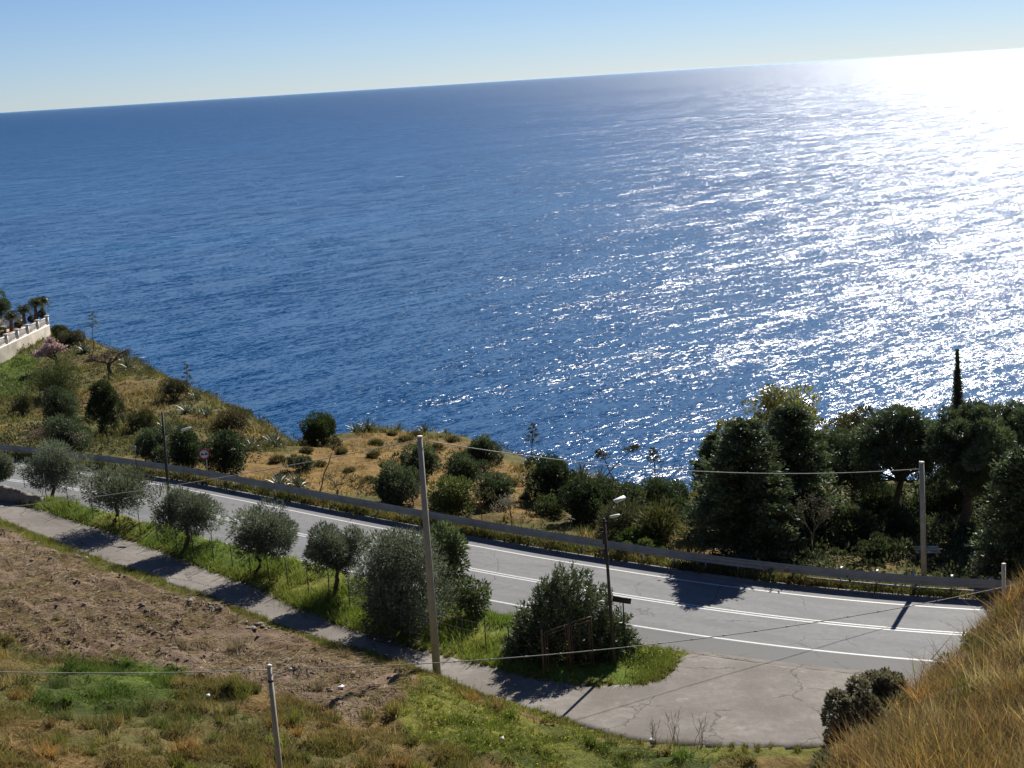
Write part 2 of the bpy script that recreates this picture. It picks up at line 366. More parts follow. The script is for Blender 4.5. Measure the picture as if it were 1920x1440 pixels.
CP += [(0, 0, 24.2), (-40, 0, 25), (40, 0, 27), (0, -40, 38), (-60, -40, 38), (60, -40, 40), (0, 30, 8.2), (0, 20, 14), (0, 10, 20), (-20, 30, 8.5), (-20, 20, 14), (-40, 35, 10), (-60, 40, 12), (-90, 60, 12), (6.3, 42, 3.2), (4, 50, 1.2), (8, 53, .8), (-140, 100, 8), (-160, 30, 20), (120, 40, 14), (60, 45, 12), (60, 20, 18), (140, 0, 30), (-160, -40, 40), (140, -40, 40)]
RIDGE = [(1540, 1445, 29), (1572, 1400, 31), (1612, 1350, 33), (1700, 1296, 36), (1770, 1222, 40), (1830, 1168, 43), (1900, 1106, 46), (1965, 1078, 48), (2060, 1060, 50)]
for (px, py, Y) in RIDGE:
    q = atY(px, py + 20, Y); CP.append(tuple(q)); CP.append((q[0] * 1.06, Y + 3.5, q[2] - 3.4)); 
    if Y > 33: CP.append((q[0] * 1.12, Y + 8, max(q[2] - 9, .3)))
for (px, py, Y) in [(1700, 1445, 27.5), (1920, 1445, 25), (1850, 1330, 32), (1760, 1350, 31), (1960, 1250, 35), (1900, 1200, 40)]: CP.append(tuple(atY(px, py, Y)))
SIL = [(95, 618, 217), (170, 648, 196), (262, 702, 170), (370, 750, 150), (440, 785, 138), (482, 830, 126), (520, 845, 122), (565, 825, 127), (640, 812, 131), (740, 800, 135), (830, 808, 132), (900, 832, 126), (960, 858, 121), (1010, 880, 117), (1100, 902, 113), (1200, 915, 110), (1290, 930, 108)]
SIL = smooth_poly(np.array(SIL, float), 34, 1)
CP += [(x_, y_, -4.8) for x_ in (-66.5, -72, -80, -95) for y_ in (186, 195, 205, 215, 225, 245)]
for (px, py, Y) in SIL:
    q = atY(px, py, Y); CP.append(tuple(q)); k = q / np.linalg.norm(q[:2])
    for dd in (12, 60): CP.append((q[0] + k[0] * dd, q[1] + k[1] * dd, q[2]))
COAST = smooth_poly(np.array([(-260, 235), (-160, 245), (-110, 242), (-80, 232)] + [tuple(atY(*p)[:2]) for p in SIL] + [(22, 112), (36, 113), (55, 108), (90, 103), (180, 100)], float), 1.0, 1)
CN = normals2(COAST)
def drop(X, Y):
    X = np.asarray(X, float); Y = np.asarray(Y, float); d, k = dist_poly(X, Y, COAST); sgn = (X - COAST[k, 0]) * CN[k, 0] + (Y - COAST[k, 1]) * CN[k, 1]
    return np.where(sgn > 0, np.interp(d, [0, 1.5, 7, 22, 50, 130, 400], [0, .5, 4.5, 21, 62, 76, 95]), 0)
for (px, py, Y) in [(100, 780, 150), (20, 710, 178), (300, 790, 128), (200, 715, 163), (380, 820, 122), (60, 830, 128), (200, 850, 118), (560, 880, 112), (660, 860, 116), (800, 850, 119), (900, 940, 98), (1050, 955, 96), (1150, 960, 95), (1200, 1020, 86), (700, 930, 102), (500, 900, 109)]: CP.append(tuple(atY(px, py, Y)))
CP += [(14, 88, -1.5), (25, 84, -1.5), (25, 98, -4), (40, 92, -4), (16, 103, -4), (32, 108, -5), (60, 85, -4), (60, 104, -5), (110, 90, -8), (-130, 240, -5), (-110, 170, -3), (-200, 200, -2), (-200, 330, -5), (160, 300, -8), (0, 400, -5), (-200, 450, -5), (160, 80, -8), (-120, 130, 0)]
tA = at(93, 610, -2.7); tB = at(-2, 655, -2.7); td = (tB - tA) / np.linalg.norm(tB - tA); tn_ = np.array([-td[1], td[0], 0]); tn_ = tn_ if tn_[0] > 0 else -tn_
for f_ in np.arange(0, 46, 4.0):
    for o_, z_ in ((.8, -4.0), (3.0, -4.3)): q = tA + td * f_ + tn_ * o_; CP.append((q[0], q[1], z_ - f_ * .012))
CP = np.array(CP, float)
keep = []; 
for i, c in enumerate(CP):
    if all((c[0] - CP[j][0]) ** 2 + (c[1] - CP[j][1]) ** 2 > .8 for j in keep): keep.append(i)
CP = CP[keep]
_d = np.sqrt(((CP[:, None, :2] - CP[None, :, :2]) ** 2).sum(-1)); A_ = np.zeros((len(CP) + 1,) * 2)
A_[:-1, :-1] = _d - np.eye(len(CP)) * .25; A_[-1, :-1] = 1; A_[:-1, -1] = 1
RW = np.linalg.solve(A_, np.r_[CP[:, 2], 0])
def rbf(X, Y):
    q = np.c_[np.ravel(X), np.ravel(Y)]; o = np.empty(len(q))
    for s in range(0, len(q), 20000):
        b = q[s:s + 20000]; o[s:s + 20000] = np.sqrt((b[:, None, 0] - CP[None, :, 0]) ** 2 + (b[:, None, 1] - CP[None, :, 1]) ** 2) @ RW[:-1] + RW[-1] - drop(b[:, 0], b[:, 1])
    return o.reshape(np.shape(X))
def sstep(a, b, x): x = np.clip((x - a) / (b - a), 0, 1); return x * x * (3 - 2 * x)
def rng_amp(X, Y): return .55 + .9 * np.clip(fbm(X, Y, 5, 2, 99) + .35, 0, 1)
def ground(X, Y, info=False):
    X = np.asarray(X, float); Y = np.asarray(Y, float); sh = X.shape; X = X.ravel(); Y = Y.ravel()
    z = rbf(X, Y)
    d, k = dist_poly(X, Y, ROADM); sd = ((X - ROADM[k, 0]) * RN[k, 0] + (Y - ROADM[k, 1]) * RN[k, 1]); sd = np.where(np.abs(sd) < d - .6, np.sign(sd) * d, sd)
    dr = np.where(sd > 0, sd - 4.95, SH[k] - sd)
    dl, kl = dist_poly(X, Y, np.concatenate([LFall, LNw])); LZ = np.concatenate([LFall, LNw])[:, 2]
    inl = inside(X, Y, LANEPOLY); dl = np.where(inl, -dl, dl)
    amp = sstep(.0, 2.5, np.minimum(dr, dl))
    soil = inside(X + fbm(X, Y, 2, 2, 31), Y + fbm(X, Y, 2, 2, 32), SOILW) if SOILW else np.zeros(len(X), bool)
    bumps = fbm(X, Y, 9, 4, 3) * .55 + fbm(X, Y, 1.6, 3, 8) * .30
    ridg = (1 - np.abs(fbm(X * .75 + Y * .66, (Y * .75 - X * .66) * 2.4, 2.0, 3, 15))) * .34 + fbm(X, Y, .9, 3, 21) * .28
    md = inside(X, Y, [(3.5, 10), (5.3, 30), (6.5, 36), (9.5, 45), (15, 54), (40, 56), (60, 40), (60, 5)])
    bumps = bumps + md * (fbm(X, Y, 2.2, 3, 88) * .55)
    ridg = ridg * rng_amp(X, Y) * 1.25 + .14 * np.sin((X * .74 + Y * .67) * 2 * pi / 1.3 + fbm(X, Y, 5, 3, 89) * 6) * sstep(-.1, .4, fbm(X, Y, 9, 2, 90))
    gr = inside(X, Y, [(-30, 40), (12, 40), (12, 60), (4, 58), (-6, 67), (-14, 60), (-30, 60)])
    bumps = bumps + gr * ((1 - np.abs(fbm((X * .8 + Y * .35) * .45, (Y * .85 - X * .35) * 1.5, 2.4, 3, 95)) * 2) * .3 - .1 + (1 - 2.2 * np.abs(fbm(X, Y, 1.25, 2, 96))) * .26)
    z = z + amp * np.where(soil, bumps * .5 + ridg - .2, bumps)
    z = np.where(dl < 0, LZ[kl] - .06, z * 1.0 + (LZ[kl] + .05 - z) * (1 - sstep(0, 1.6, dl)))
    z = np.where(dr < 0, -.08, z + (-.03 - z) * (1 - sstep(0, 1.2, dr)))
    if info: return z.reshape(sh), dr.reshape(sh), dl.reshape(sh), sd.reshape(sh), soil.reshape(sh)
    return z.reshape(sh)
SOILW = None
def gz(x, y): return float(ground(np.array([x]), np.array([y]))[0])
def on(px, py, y0=24, y1=330):                      # where the view ray meets the land
    d = ray(px, py); Ys = np.arange(y0, y1, .5); Q = CAM + d[None, :] * (Ys / d[1])[:, None]
    g = rbf(Q[:, 0], Q[:, 1]); hit = np.nonzero(Q[:, 2] <= g)[0]
    if len(hit) == 0: return Q[np.argmin(Q[:, 2] - g)]
    i = hit[0]; 
    if i == 0: return Q[0]
    a = (Q[i - 1, 2] - g[i - 1]); b = (Q[i, 2] - g[i]); s = a / (a - b + 1e-9); q = Q[i - 1] * (1 - s) + Q[i] * s
    q[2] = gz(q[0], q[1]); return q
def wpoly(pts, y0=24): return [tuple(on(px, py, y0)[:2]) for px, py in pts]
SOILP = wpoly([(-200, 935), (-60, 962), (0, 985), (100, 1022), (230, 1078), (400, 1135), (560, 1192), (700, 1245), (775, 1280), (745, 1320), (690, 1370), (560, 1335), (470, 1300), (330, 1285), (180, 1240), (0, 1195), (-60, 1190), (-200, 1180)])
SOILW = SOILP
GREEN1 = wpoly([(120, 1250), (250, 1240), (345, 1268), (350, 1330), (210, 1368), (70, 1345)])
GREEN2 = wpoly([(800, 1278), (900, 1322), (1060, 1367), (1180, 1402), (1540, 1408), (1540, 1440), (1000, 1440), (760, 1400), (760, 1345), (775, 1300)])
DRYHILL = wpoly([(440, 915), (455, 850), (540, 856), (640, 818), (740, 806), (900, 840), (965, 880), (1000, 950), (1000, 990), (880, 962), (700, 930)])
LGREEN = wpoly([(-40, 668), (75, 668), (88, 705), (50, 745), (-40, 750)])
TIP = [(tuple(p[:2])) for p in [at(1190, 1295, 0), at(1215, 1195, 0), at(1295, 1210, 0), at(1300, 1300, 0)]]
MOUND = [(3.5, 10), (5.3, 30), (6.5, 36), (9.5, 45), (15, 54), (40, 56), (60, 40), (60, 5)]
C_ = dict(soil=(.225, .170, .124), gold=(.26, .175, .065), straw=(.32, .24, .12), green=(.075, .10, .026), bright=(.105, .155, .028), ygreen=(.185, .195, .04), dry=(.21, .145, .062), brown=(.14, .095, .055), orange=(.36, .195, .068), dkgreen=(.04, .058, .018), olive=(.115, .115, .04))
C_ = {k: np.array(v) for k, v in C_.items()}
ZN = ['scrub', 'soil', 'green1', 'green2', 'dryhill', 'lgreen', 'olive', 'mound', 'fg', 'laneverge', 'roadverge', 'none']
def zone(X, Y, jit=.9, inf=None):
    X = np.asarray(X, float); Y = np.asarray(Y, float); z, dr, dl, sd, so_ = inf if inf is not None else ground(X, Y, True)
    jx = X + fbm(X, Y, 3.0, 3, 41) * jit * 1.6; jy = Y + fbm(X, Y, 3.0, 3, 42) * jit * 1.6
    Z = np.zeros(X.shape, int)
    near = sd < 0
    Z[near] = 8
    Z[near & (dr < 11) & (dl > -.2)] = 6
    lf, kf = dist_poly(X, Y, LFw); ln, kn = dist_poly(X, Y, LNw)
    between = near & (lf < ln)
    Z[near & ~between] = 8; Z[between] = 6
    Z[inside(jx, jy, SOILP) & ~between] = 1; Z[inside(jx, jy, GREEN1)] = 2; Z[inside(jx, jy, GREEN2) & ~between] = 3
    Z[between & inside(jx, jy, TIP)] = 3
    Z[~near & inside(jx, jy, DRYHILL)] = 4; Z[~near & inside(jx, jy, LGREEN)] = 5
    Z[near & ~between & (ln < .9 + fbm(X, Y, 1.5, 2, 77) * .9)] = 9
    Z[inside(X, Y, MOUND) & near] = 7
    Z[~near & (dr < 1.6)] = 10
    Z[(dr < 0) | (dl < .02)] = 11
    return Z
def zcol(X, Y, Z):
    n1 = fbm(X, Y, 6, 4, 51)[..., None]; n2 = fbm(X, Y, 1.3, 3, 52)[..., None]; n3 = fbm(X, Y, 22, 3, 53)[..., None]
    mx = lambda a, b, f: C_[a] * (1 - np.clip(f, 0, 1)) + C_[b] * np.clip(f, 0, 1)
    c = np.zeros(X.shape + (3,))
    opt = {0: mx('olive', 'dry', .3 + n1 * 1.6 + n2 * .6) * (1 + .3 * n3), 1: mx('soil', 'brown', .3 + n1 + n2), 2: mx('bright', 'green', .4 + n1 * 1.4), 3: mx('ygreen', 'green', .45 + n1 * 1.6 + n2), 4: mx('gold', 'dry', .35 + n1 * 1.2 + n2 * .8),
           5: mx('bright', 'green', .5 + n1), 6: mx('bright', 'ygreen', .35 + n1 * 1.5 + n2 * .5) * 1.15, 7: mx('dry', 'brown', .5 + n1 * 1.3 + n2), 8: mx('dry', 'olive', .5 + n1 * 1.8 + n2 * .7) * (1 - np.clip(n3 * 3, 0, .8)) + C_['green'] * np.clip(n3 * 3, 0, .8), 9: mx('ygreen', 'olive', .4 + n1), 10: mx('olive', 'dry', .4 + n2 * 1.6), 11: mx('soil', 'brown', .5 + n1)}
    for k, v in opt.items(): c[Z == k] = np.broadcast_to(v, c.shape)[Z == k]
    return c

# ---- terrain sheet
def axis(segs):
    o = [segs[0][0]]
    for a, b, st in segs:
        k = max(1, int(round((b - a) / st))); o += list(np.linspace(a, b, k + 1)[1:])
    return np.array(o)
XS = axis([(-220, -110, 6), (-110, -70, 1.6), (-70, -42, .8), (-42, 26, .3), (26, 50, .9), (50, 160, 6)])
YS = axis([(-40, 20, 3), (20, 42, .5), (42, 100, .3), (100, 140, .55), (140, 225, 1.0), (225, 300, 3), (300, 450, 10)])
GX, GY = np.meshgrid(XS, YS); INF = ground(GX, GY, True); GZ = INF[0]
ZZ = zone(GX, GY, .9, INF); CC = zcol(GX, GY, ZZ)
cl = sstep(-9, -26, GZ)[..., None]; CC = CC * (1 - cl) + np.array([.20, .165, .125]) * cl
ny, nx = GX.shape; idx = np.arange(ny * nx).reshape(ny, nx)
tm = MB(); tm.add(np.stack([GX, GY, GZ], -1).reshape(-1, 3), np.stack([idx[:-1, :-1], idx[:-1, 1:], idx[1:, 1:], idx[1:, :-1]], -1).reshape(-1, 4), CC.reshape(-1, 3))
tag(tm.build('ground', 'terrain', smooth=True), kind='structure')
def lookup(A, X, Y):
    i = np.clip(np.searchsorted(XS, X) - 1, 0, nx - 2); j = np.clip(np.searchsorted(YS, Y) - 1, 0, ny - 2)
    fx = (X - XS[i]) / (XS[i + 1] - XS[i]); fy = (Y - YS[j]) / (YS[j + 1] - YS[j])
    return (A[j, i] * (1 - fx) + A[j, i + 1] * fx) * (1 - fy) + (A[j + 1, i] * (1 - fx) + A[j + 1, i + 1] * fx) * fy
def gz(x, y): return float(lookup(GZ, np.array([x]), np.array([y]))[0])
def on(px, py, y0=24, y1=330):
    d = ray(px, py); Ys = np.arange(y0, y1, .15); Q = CAM + d[None, :] * (Ys / d[1])[:, None]; g = lookup(GZ, Q[:, 0], Q[:, 1]); hit = np.nonzero(Q[:, 2] <= g)[0]
    q = Q[np.argmin(Q[:, 2] - g)] if len(hit) == 0 else Q[hit[0]]
    q = q.copy(); q[2] = gz(q[0], q[1]); return q

# ---- sea
rr_ = np.r_[0, np.geomspace(60, 220000, 40)]; an = np.linspace(0, 2 * pi, 97)[:-1]
V = np.concatenate([[[0, 0, SEA]], np.stack([(rr_[1:, None] * np.cos(an)), rr_[1:, None] * np.sin(an), np.full((40, 96), SEA)], -1).reshape(-1, 3)])
k = np.arange(39)[:, None] * 96 + 1; j = np.arange(96)[None]; j2 = (j + 1) % 96
sm = MB(); sm.add(V, np.stack([k + j, k + 96 + j, k + 96 + j2, k + j2], -1).reshape(-1, 4))
sm.f.append(np.stack([np.zeros(96, int), 1 + np.arange(96), 1 + (np.arange(96) + 1) % 96], -1))
tag(sm.build('sea', 'sea'), kind='structure')

# ---- road
def strip(offs, zs, mat, name, parent=None, i=None, across=True, smooth=True):
    mb = MB(); i = slice(None) if i is None else i; rows = [np.c_[(ROADM[:, :2] + RN * np.broadcast_to(np.asarray(o, float), (len(ROADM),))[:, None]), np.full(len(ROADM), z)][i] for o, z in zip(offs, zs)]
    V = np.stack(rows, 1); L, K = V.shape[:2]; q = np.arange(L * K).reshape(L, K)
    col = np.zeros((L, K, 3))
    for kk, o in enumerate(offs): col[:, kk, 0] = np.broadcast_to(np.asarray(o, float), (len(ROADM),))[i]
    mb.add(V.reshape(-1, 3), np.stack([q[:-1, :-1], q[1:, :-1], q[1:, 1:], q[:-1, 1:]], -1).reshape(-1, 4), col.reshape(-1, 3))
    o = mb.build(name, mat, parent, smooth); return o
road = strip([SH, -3.62, -3.5, -2.6, -1.75, -.9, 0, .9, 1.75, 2.6, 3.5, 4.46], [-.02, -.004, 0, .015, .025, .03, .035, .03, .025, .015, 0, -.005], 'asphalt', 'road')
tag(road, kind='structure')
strip([3.38, 3.52], [.008, .006], 'road_paint', 'edge_line', road)
strip([-3.54, -3.40], [.003, .006], 'road_paint', 'edge_line', road)
strip([.07, .20], [.041, .039], 'road_paint', 'centre_line', road)
strip([-.20, -.07], [.039, .041], 'road_paint', 'centre_line', road)
strip([SH - .42, SH - .01], [.0, .0], 'old_concrete', 'gutter', road)
kb = strip([4.46, 4.48, 4.78, 4.82], [-.05, .07, .075, -.05], 'kerb_concrete', 'kerb', smooth=False); tag(kb, kind='structure')

# ---- lane and apron
lm = MB(); K = 14
def resamp(L, m):
    s = np.r_[0, np.cumsum(np.linalg.norm(np.diff(L[:, :2], axis=0), axis=1))]; u = np.linspace(0, s[-1], m); return np.stack([np.interp(u, s, L[:, c]) for c in range(3)], 1)
# match the two edges at a few shared stations so cross lines stay square to the lane
def station(L, x): return int(np.argmin(np.abs(L[:, 0] - x)))
fs = [0, station(LFw, -27), station(LFw, -14), station(LFw, -5), station(LFw, 1.8), len(LFw) - 1, len(LFall) - 1]
ns_ = [0, station(LNw, -29), station(LNw, -16), station(LNw, -6.5), station(LNw, .6), station(LNw, 6), len(LNw) - 1]
EA = []; EB = []
for a0, a1, b0, b1 in zip(fs[:-1], fs[1:], ns_[:-1], ns_[1:]):
    m_ = max(8, int(np.linalg.norm(LFall[a1] - LFall[a0]) / .6)); EA.append(resamp(LFall[a0:a1 + 1], m_)[:-1]); EB.append(resamp(LNw[b0:b1 + 1], m_)[:-1])
EA = np.concatenate(EA); EB = np.concatenate(EB)
u = np.linspace(0, 1, K)[None, :, None]; V = EA[:, None] * (1 - u) + EB[:, None] * u
V[..., 2] += .012 + fbm(V[..., 0], V[..., 1], 3, 3, 91) * .03
eu = np.zeros(V.shape[:2]); eu[:, 0] = 1; eu[:, -1] = -1
jit = fbm(V[..., 0], V[..., 1], 1.0, 4, 92) * .7; dv = EB - EA; dv /= np.linalg.norm(dv[:, :2], axis=1)[:, None]
V[:, :, :2] -= (eu * (np.abs(jit) * 1.3 + .08))[..., None] * dv[:, None, :2]
for c_ in (0, -1): V[:, c_, 2] = np.minimum(V[:, c_, 2], lookup(GZ, V[:, c_, 0], V[:, c_, 1]) + .012)
skA = V[:, :1] - [0, 0, .3]; skB = V[:, -1:] - [0, 0, .3]; V = np.concatenate([skA, V, skB], 1)
L_, K_ = V.shape[:2]; q = np.arange(L_ * K_).reshape(L_, K_)
lm.add(V.reshape(-1, 3), np.stack([q[:-1, :-1], q[:-1, 1:], q[1:, 1:], q[1:, :-1]], -1).reshape(-1, 4))
tag(lm.build('lane', 'old_concrete', smooth=False), kind='structure')
#VEG
# ================================================================== VEGETATION BUILDERS
G_OLIVE = [(.115, .13, .095), (.15, .165, .128), (.20, .215, .175), (.085, .098, .068)]
G_BUSH = [(.065, .085, .048), (.09, .11, .06), (.125, .142, .082), (.045, .06, .036)]
G_LAUREL = [(.075, .10, .042), (.115, .145, .06), (.18, .20, .095), (.048, .065, .03)]
G_PINE = [(.08, .105, .055), (.11, .14, .07), (.15, .175, .085), (.055, .072, .042)]
G_YEL = [(.24, .21, .055), (.17, .16, .05), (.13, .13, .045), (.30, .26, .075)]
G_REED = [(.14, .13, .05), (.20, .17, .08), (.09, .11, .03), (.07, .09, .025)]
G_DRYTW = [(.10, .075, .055), (.14, .11, .085), (.07, .055, .045)]
def limb(a, b, r0, r1, n=5, wob=.12):
    a = np.asarray(a, float); b = np.asarray(b, float); u = np.linspace(0, 1, n)[:, None]; L = np.linalg.norm(b - a)
    p = a + (b - a) * u + rng.normal(size=(n, 3)) * wob * L * .25 * np.sin(u * pi) ; p[:, 2] += (np.sin(u[:, 0] * pi) * L * .06)
    return p, np.linspace(r0, r1, n)
def puff_leaves(mb, cs, rs, npl, L, W, cols, out_=.7, flat=1.0, shell=.45, wts=None, dark=.0):
    for c, r in zip(cs, rs):
        n = max(8, int(npl * (r / np.mean(rs)) ** 2)); d = rdir(n); rad = r * (shell + (1 - shell) * rng.random(n)) ** .6
        P = c + d * rad[:, None] * np.array([1, 1, flat]); D = d * out_ + rdir(n) * (1 - out_) + np.array([0, 0, .25])
        cc = pal(cols, n, wts); cc = (cc * .45 + np.mean(cols, 0) * .55) * rng.uniform(.6, 1.4)
        leaves(mb, P, D, L * rng.uniform(.7, 1.3, n), W * rng.uniform(.7, 1.3, n), cc)
def crown_clumps(c, w, d, h, n, fill=.35, bottom=-.75):
    o = []
    while len(o) < n:
        q = rdir(1)[0]; 
        if q[2] < bottom: continue
        r = 1 - fill * rng.random() ** 1.5
        o.append(np.asarray(c) + q * r * np.array([w / 2, d / 2, h / 2]))
    return np.array(o)
def tree(name, label, cat, base, w, cz0, cz1, cols, nclump=40, npl=380, L=.2, W=.05, lmat='leaf', tr=.11, lean=(0, 0), clr=.19, group=None, limbs=5, dz=1.0, bark='bark', fork=.35, wts=None, fill=.45, depth=1.0):
    base = np.asarray(base, float); t_ = thing(name, base - [0, 0, .1], label, cat, group)
    c = base + np.array([lean[0], lean[1], (cz0 + cz1) / 2]); h = cz1 - cz0; r = clr * w
    cs = crown_clumps(c, w - r * 1.1, (w - r * 1.1) * depth, max(h - r * 1.0, .3), nclump, fill) + rng.normal(size=(nclump, 3)) * w * .045
    rs = r * rng.uniform(.5, 1.35, nclump)
    fk = base + np.array([lean[0] * .5, lean[1] * .5, max(cz0 * .9, fork * cz1)])
    tb = MB(); p_, r_ = limb(base - [0, 0, .25], fk, tr * 1.35, tr * .8, 6, .25); r_[0] *= 1.3; addtube(tb, p_, r_, 8)
    for i in rng.choice(nclump, min(limbs, nclump), replace=False): 
        p_, r_ = limb(p_[-1] if False else fk, cs[i], tr * .6, tr * .12, 6, .3); addtube(tb, p_, r_, 5)
        for _ in range(2):
            j = rng.integers(nclump); q, rq = limb(p_[3], cs[j], tr * .25, tr * .06, 4, .3); addtube(tb, q, rq, 4)
    tb.build('trunk', bark, t_, True)
    lb = MB(); puff_leaves(lb, cs, rs, npl, L, W, cols, wts=wts)
    lb.build('crown', lmat, t_); return t_
def bush(name, label, l, r, top, bot, cols=G_BUSH, Y=None, dens=1.0, L=.17, W=.07, cat='bush', group=None, lmat='leaf', depth=.9, cr=.2, nclump=None, wts=None, out_=.7, trunk='bark'):
    pxc = (l + r) / 2
    if Y is None: b = on(pxc, bot)
    else:
        b = atY(pxc, bot, Y); b[2] = gz(b[0], b[1])
    m_ = mpp(b); w = (r - l) * m_; 
    top3 = atY(pxc, top, b[1] + .2 * w); h = max(top3[2] - b[2], .4)
    t_ = thing(name, b - [0, 0, .1], label, cat, group)
    nclump = nclump or int(np.clip(14 + w * h * 1.6, 12, 46)); rc = cr * min(w, 1.6 * h)
    cs = crown_clumps(b + [0, .2 * w, h * .47], w - rc * 1.4, (w - rc) * depth, h - rc * .8, nclump, .5, -.9)
    cs += rng.normal(size=cs.shape) * np.array([.06 * w, .06 * w, .05 * h]); cs[:, 2] = np.maximum(cs[:, 2], b[2] + .12 * h); rs = rc * rng.uniform(.45, 1.35, nclump)
    area = 2.2 * w * h; W *= 1.18; n = int(np.clip(area * 840 * dens * (.15 * .06) / (L * W), 500, 10500))
    sb = MB()
    for i in rng.choice(nclump, min(7, nclump), replace=False):
        p_, r_ = limb(b + [rng.normal() * .1, rng.normal() * .1 + .1 * w, -.2], cs[i], .05, .012, 5, .3); addtube(sb, p_, r_, 5)
    sb.build('stem', trunk, t_, True)
    lb = MB(); puff_leaves(lb, cs, rs, n / nclump, L, W, cols, out_, wts=wts); lb.build('foliage', lmat, t_); return t_
def twig_tree(tb, base, h, w, levels=4, r0=.09, kids=3, start=.3, ends=None):
    def rec(p, d, L, r, lv):
        q = p + d * L; pts, rr = limb(p, q, r, r * .6, 4, .25); addtube(tb, pts, rr, 4 if lv < levels - 1 else 3, cap=False)
        if lv <= 1 and ends is not None: ends.append((p + q) / 2); ends.append(q)
        if lv == 0: return
        for _ in range(kids):
            nd = unit(d * .7 + rdir(1)[0] * .75 * np.array([w / h * 1.2, w / h * 1.2, .6]) + np.array([0, 0, .18])); rec(p + d * L * rng.uniform(.65, 1), nd, L * rng.uniform(.62, .8), r * .58, lv - 1)
    rec(np.asarray(base, float) - [0, 0, .1], np.array([0, 0, 1.0]), h * start, r0, levels)
def bare(name, label, l, r, top, bot, blossom=None, levels=4, kids=3, cat='tree', Y=None, r0=.07, bl=900, bsz=(.13, .10), mat='bark', start=.3):
    pxc = (l + r) / 2; b = on(pxc, bot) if Y is None else atY(pxc, bot, Y)
    if Y is not None: b[2] = gz(b[0], b[1])
    w = (r - l) * mpp(b); h = max(atY(pxc, top, b[1])[2] - b[2], .5)
    t_ = thing(name, b - [0, 0, .1], label, cat); tb = MB(); ends = []
    twig_tree(tb, b, h, w, levels, r0, kids, start, ends); E = np.array(ends)
    # fit the spread into the measured outline
    V = np.concatenate(tb.v); mx = np.abs(V[:, :2] - b[:2]).max(0) + 1e-6; mz = (V[:, 2] - b[2]).max(); sc_ = np.array([w / 2 / mx.max(), w / 2 / mx.max(), h / mz])
    tb.v = [(v - b) * sc_ + b for v in tb.v]; E = (E - b) * sc_ + b
    tb.build('branches', mat, t_)
    if blossom is not None:
        k_ = rng.integers(len(E), size=bl); P = E[k_] + rng.normal(size=(bl, 3)) * .14; lb = MB(); leaves(lb, P, rdir(bl), bsz[0], bsz[1], pal(blossom, bl)); lb.build('blossom', 'dry_leaf', t_)
    return t_
def agave_mesh(mb, b, R, n=26, col=(.075, .095, .075), edge=(.24, .25, .19)):
    for i in range(n):
        a = i * 2.39996 + rng.normal() * .1; el = radians(np.interp(i / n, [0, 1], [8, 82]) + rng.normal() * 5); L = R * rng.uniform(.85, 1.1) * (.8 + .3 * (i / n)); Wd = R * .15
        u = np.array([0, .25, .55, .8, 1.0]); wd = np.array([.7, 1, .85, .5, .04]) * Wd
        dx = np.cumsum(np.r_[0, np.diff(u) * np.cos(el - u[1:] * .45)]) * L; dz = np.cumsum(np.r_[0, np.diff(u) * np.sin(el - u[1:] * .45)]) * L
        f = np.array([cos(a), sin(a), 0]); s_ = np.array([-sin(a), cos(a), 0])
        c = b + f * dx[:, None] + np.array([0, 0, 1.0]) * dz[:, None]; up = np.array([0, 0, 1.0]) * wd[:, None] * .35
        V = np.stack([c - s_ * wd[:, None] * .5 + up, c, c + s_ * wd[:, None] * .5 + up], 1).reshape(-1, 3)
        cc = np.tile(np.array([edge, col, edge]), (5, 1)) * rng.uniform(.75, 1.25)
        q = np.arange(15).reshape(5, 3); mb.add(V, np.stack([q[:-1, :-1], q[1:, :-1], q[1:, 1:], q[:-1, 1:]], -1).reshape(-1, 4), cc)
def agave(label, px, py, Rpx, n=26, Y=None, group=None):
    b = on(px, py) if Y is None else atY(px, py, Y)
    b[2] = gz(b[0], b[1]) - .05; t_ = thing('agave', b, label, 'agave', group); mb = MB(); agave_mesh(mb, b + [0, 0, .05], 1.2 * Rpx * mpp(b), n); mb.build('leaf_rosette', 'agave', t_); return t_
def stalk(label, tx, ty, bx, by, head=.35, Y=None, tone=(.075, .075, .05)):
    b = on(bx, by) if Y is None else atY(bx, by, Y); b[2] = gz(b[0], b[1]) if Y is None else b[2]
    top = atY(tx, ty, b[1] + .1); t_ = thing('agave_stalk', b, label, 'agave stalk'); H = np.linalg.norm(top - b); ax = (top - b) / H
    sb = MB(); p_, r_ = limb(b - ax * .2, top, .055, .025, 7, .04); addtube(sb, p_, r_, 6); sb.build('stem', 'bark', t_, True)
    hb = MB(); k = 13
    for i in range(k):
        f = 1 - head * (1 - i / (k - 1)) ; a = i * 2.4; L = H * .13 * (1.15 - .75 * (i / (k - 1))); c = b + ax * H * f; e = c + np.array([cos(a), sin(a), .35]) * L
        addtube(hb, np.array([c, (c + e) / 2 - [0, 0, .02], e]), .018, 4, tone); n = 60
        P = e + rng.normal(size=(n, 3)) * L * np.array([.26, .26, .14]); leaves(hb, P, rdir(n) + [0, 0, .6], .12, .05, pal([tone, (.11, .10, .06)], n))
    hb.build('flower_head', 'dry_leaf', t_)['kind'] = 'stuff'; return t_
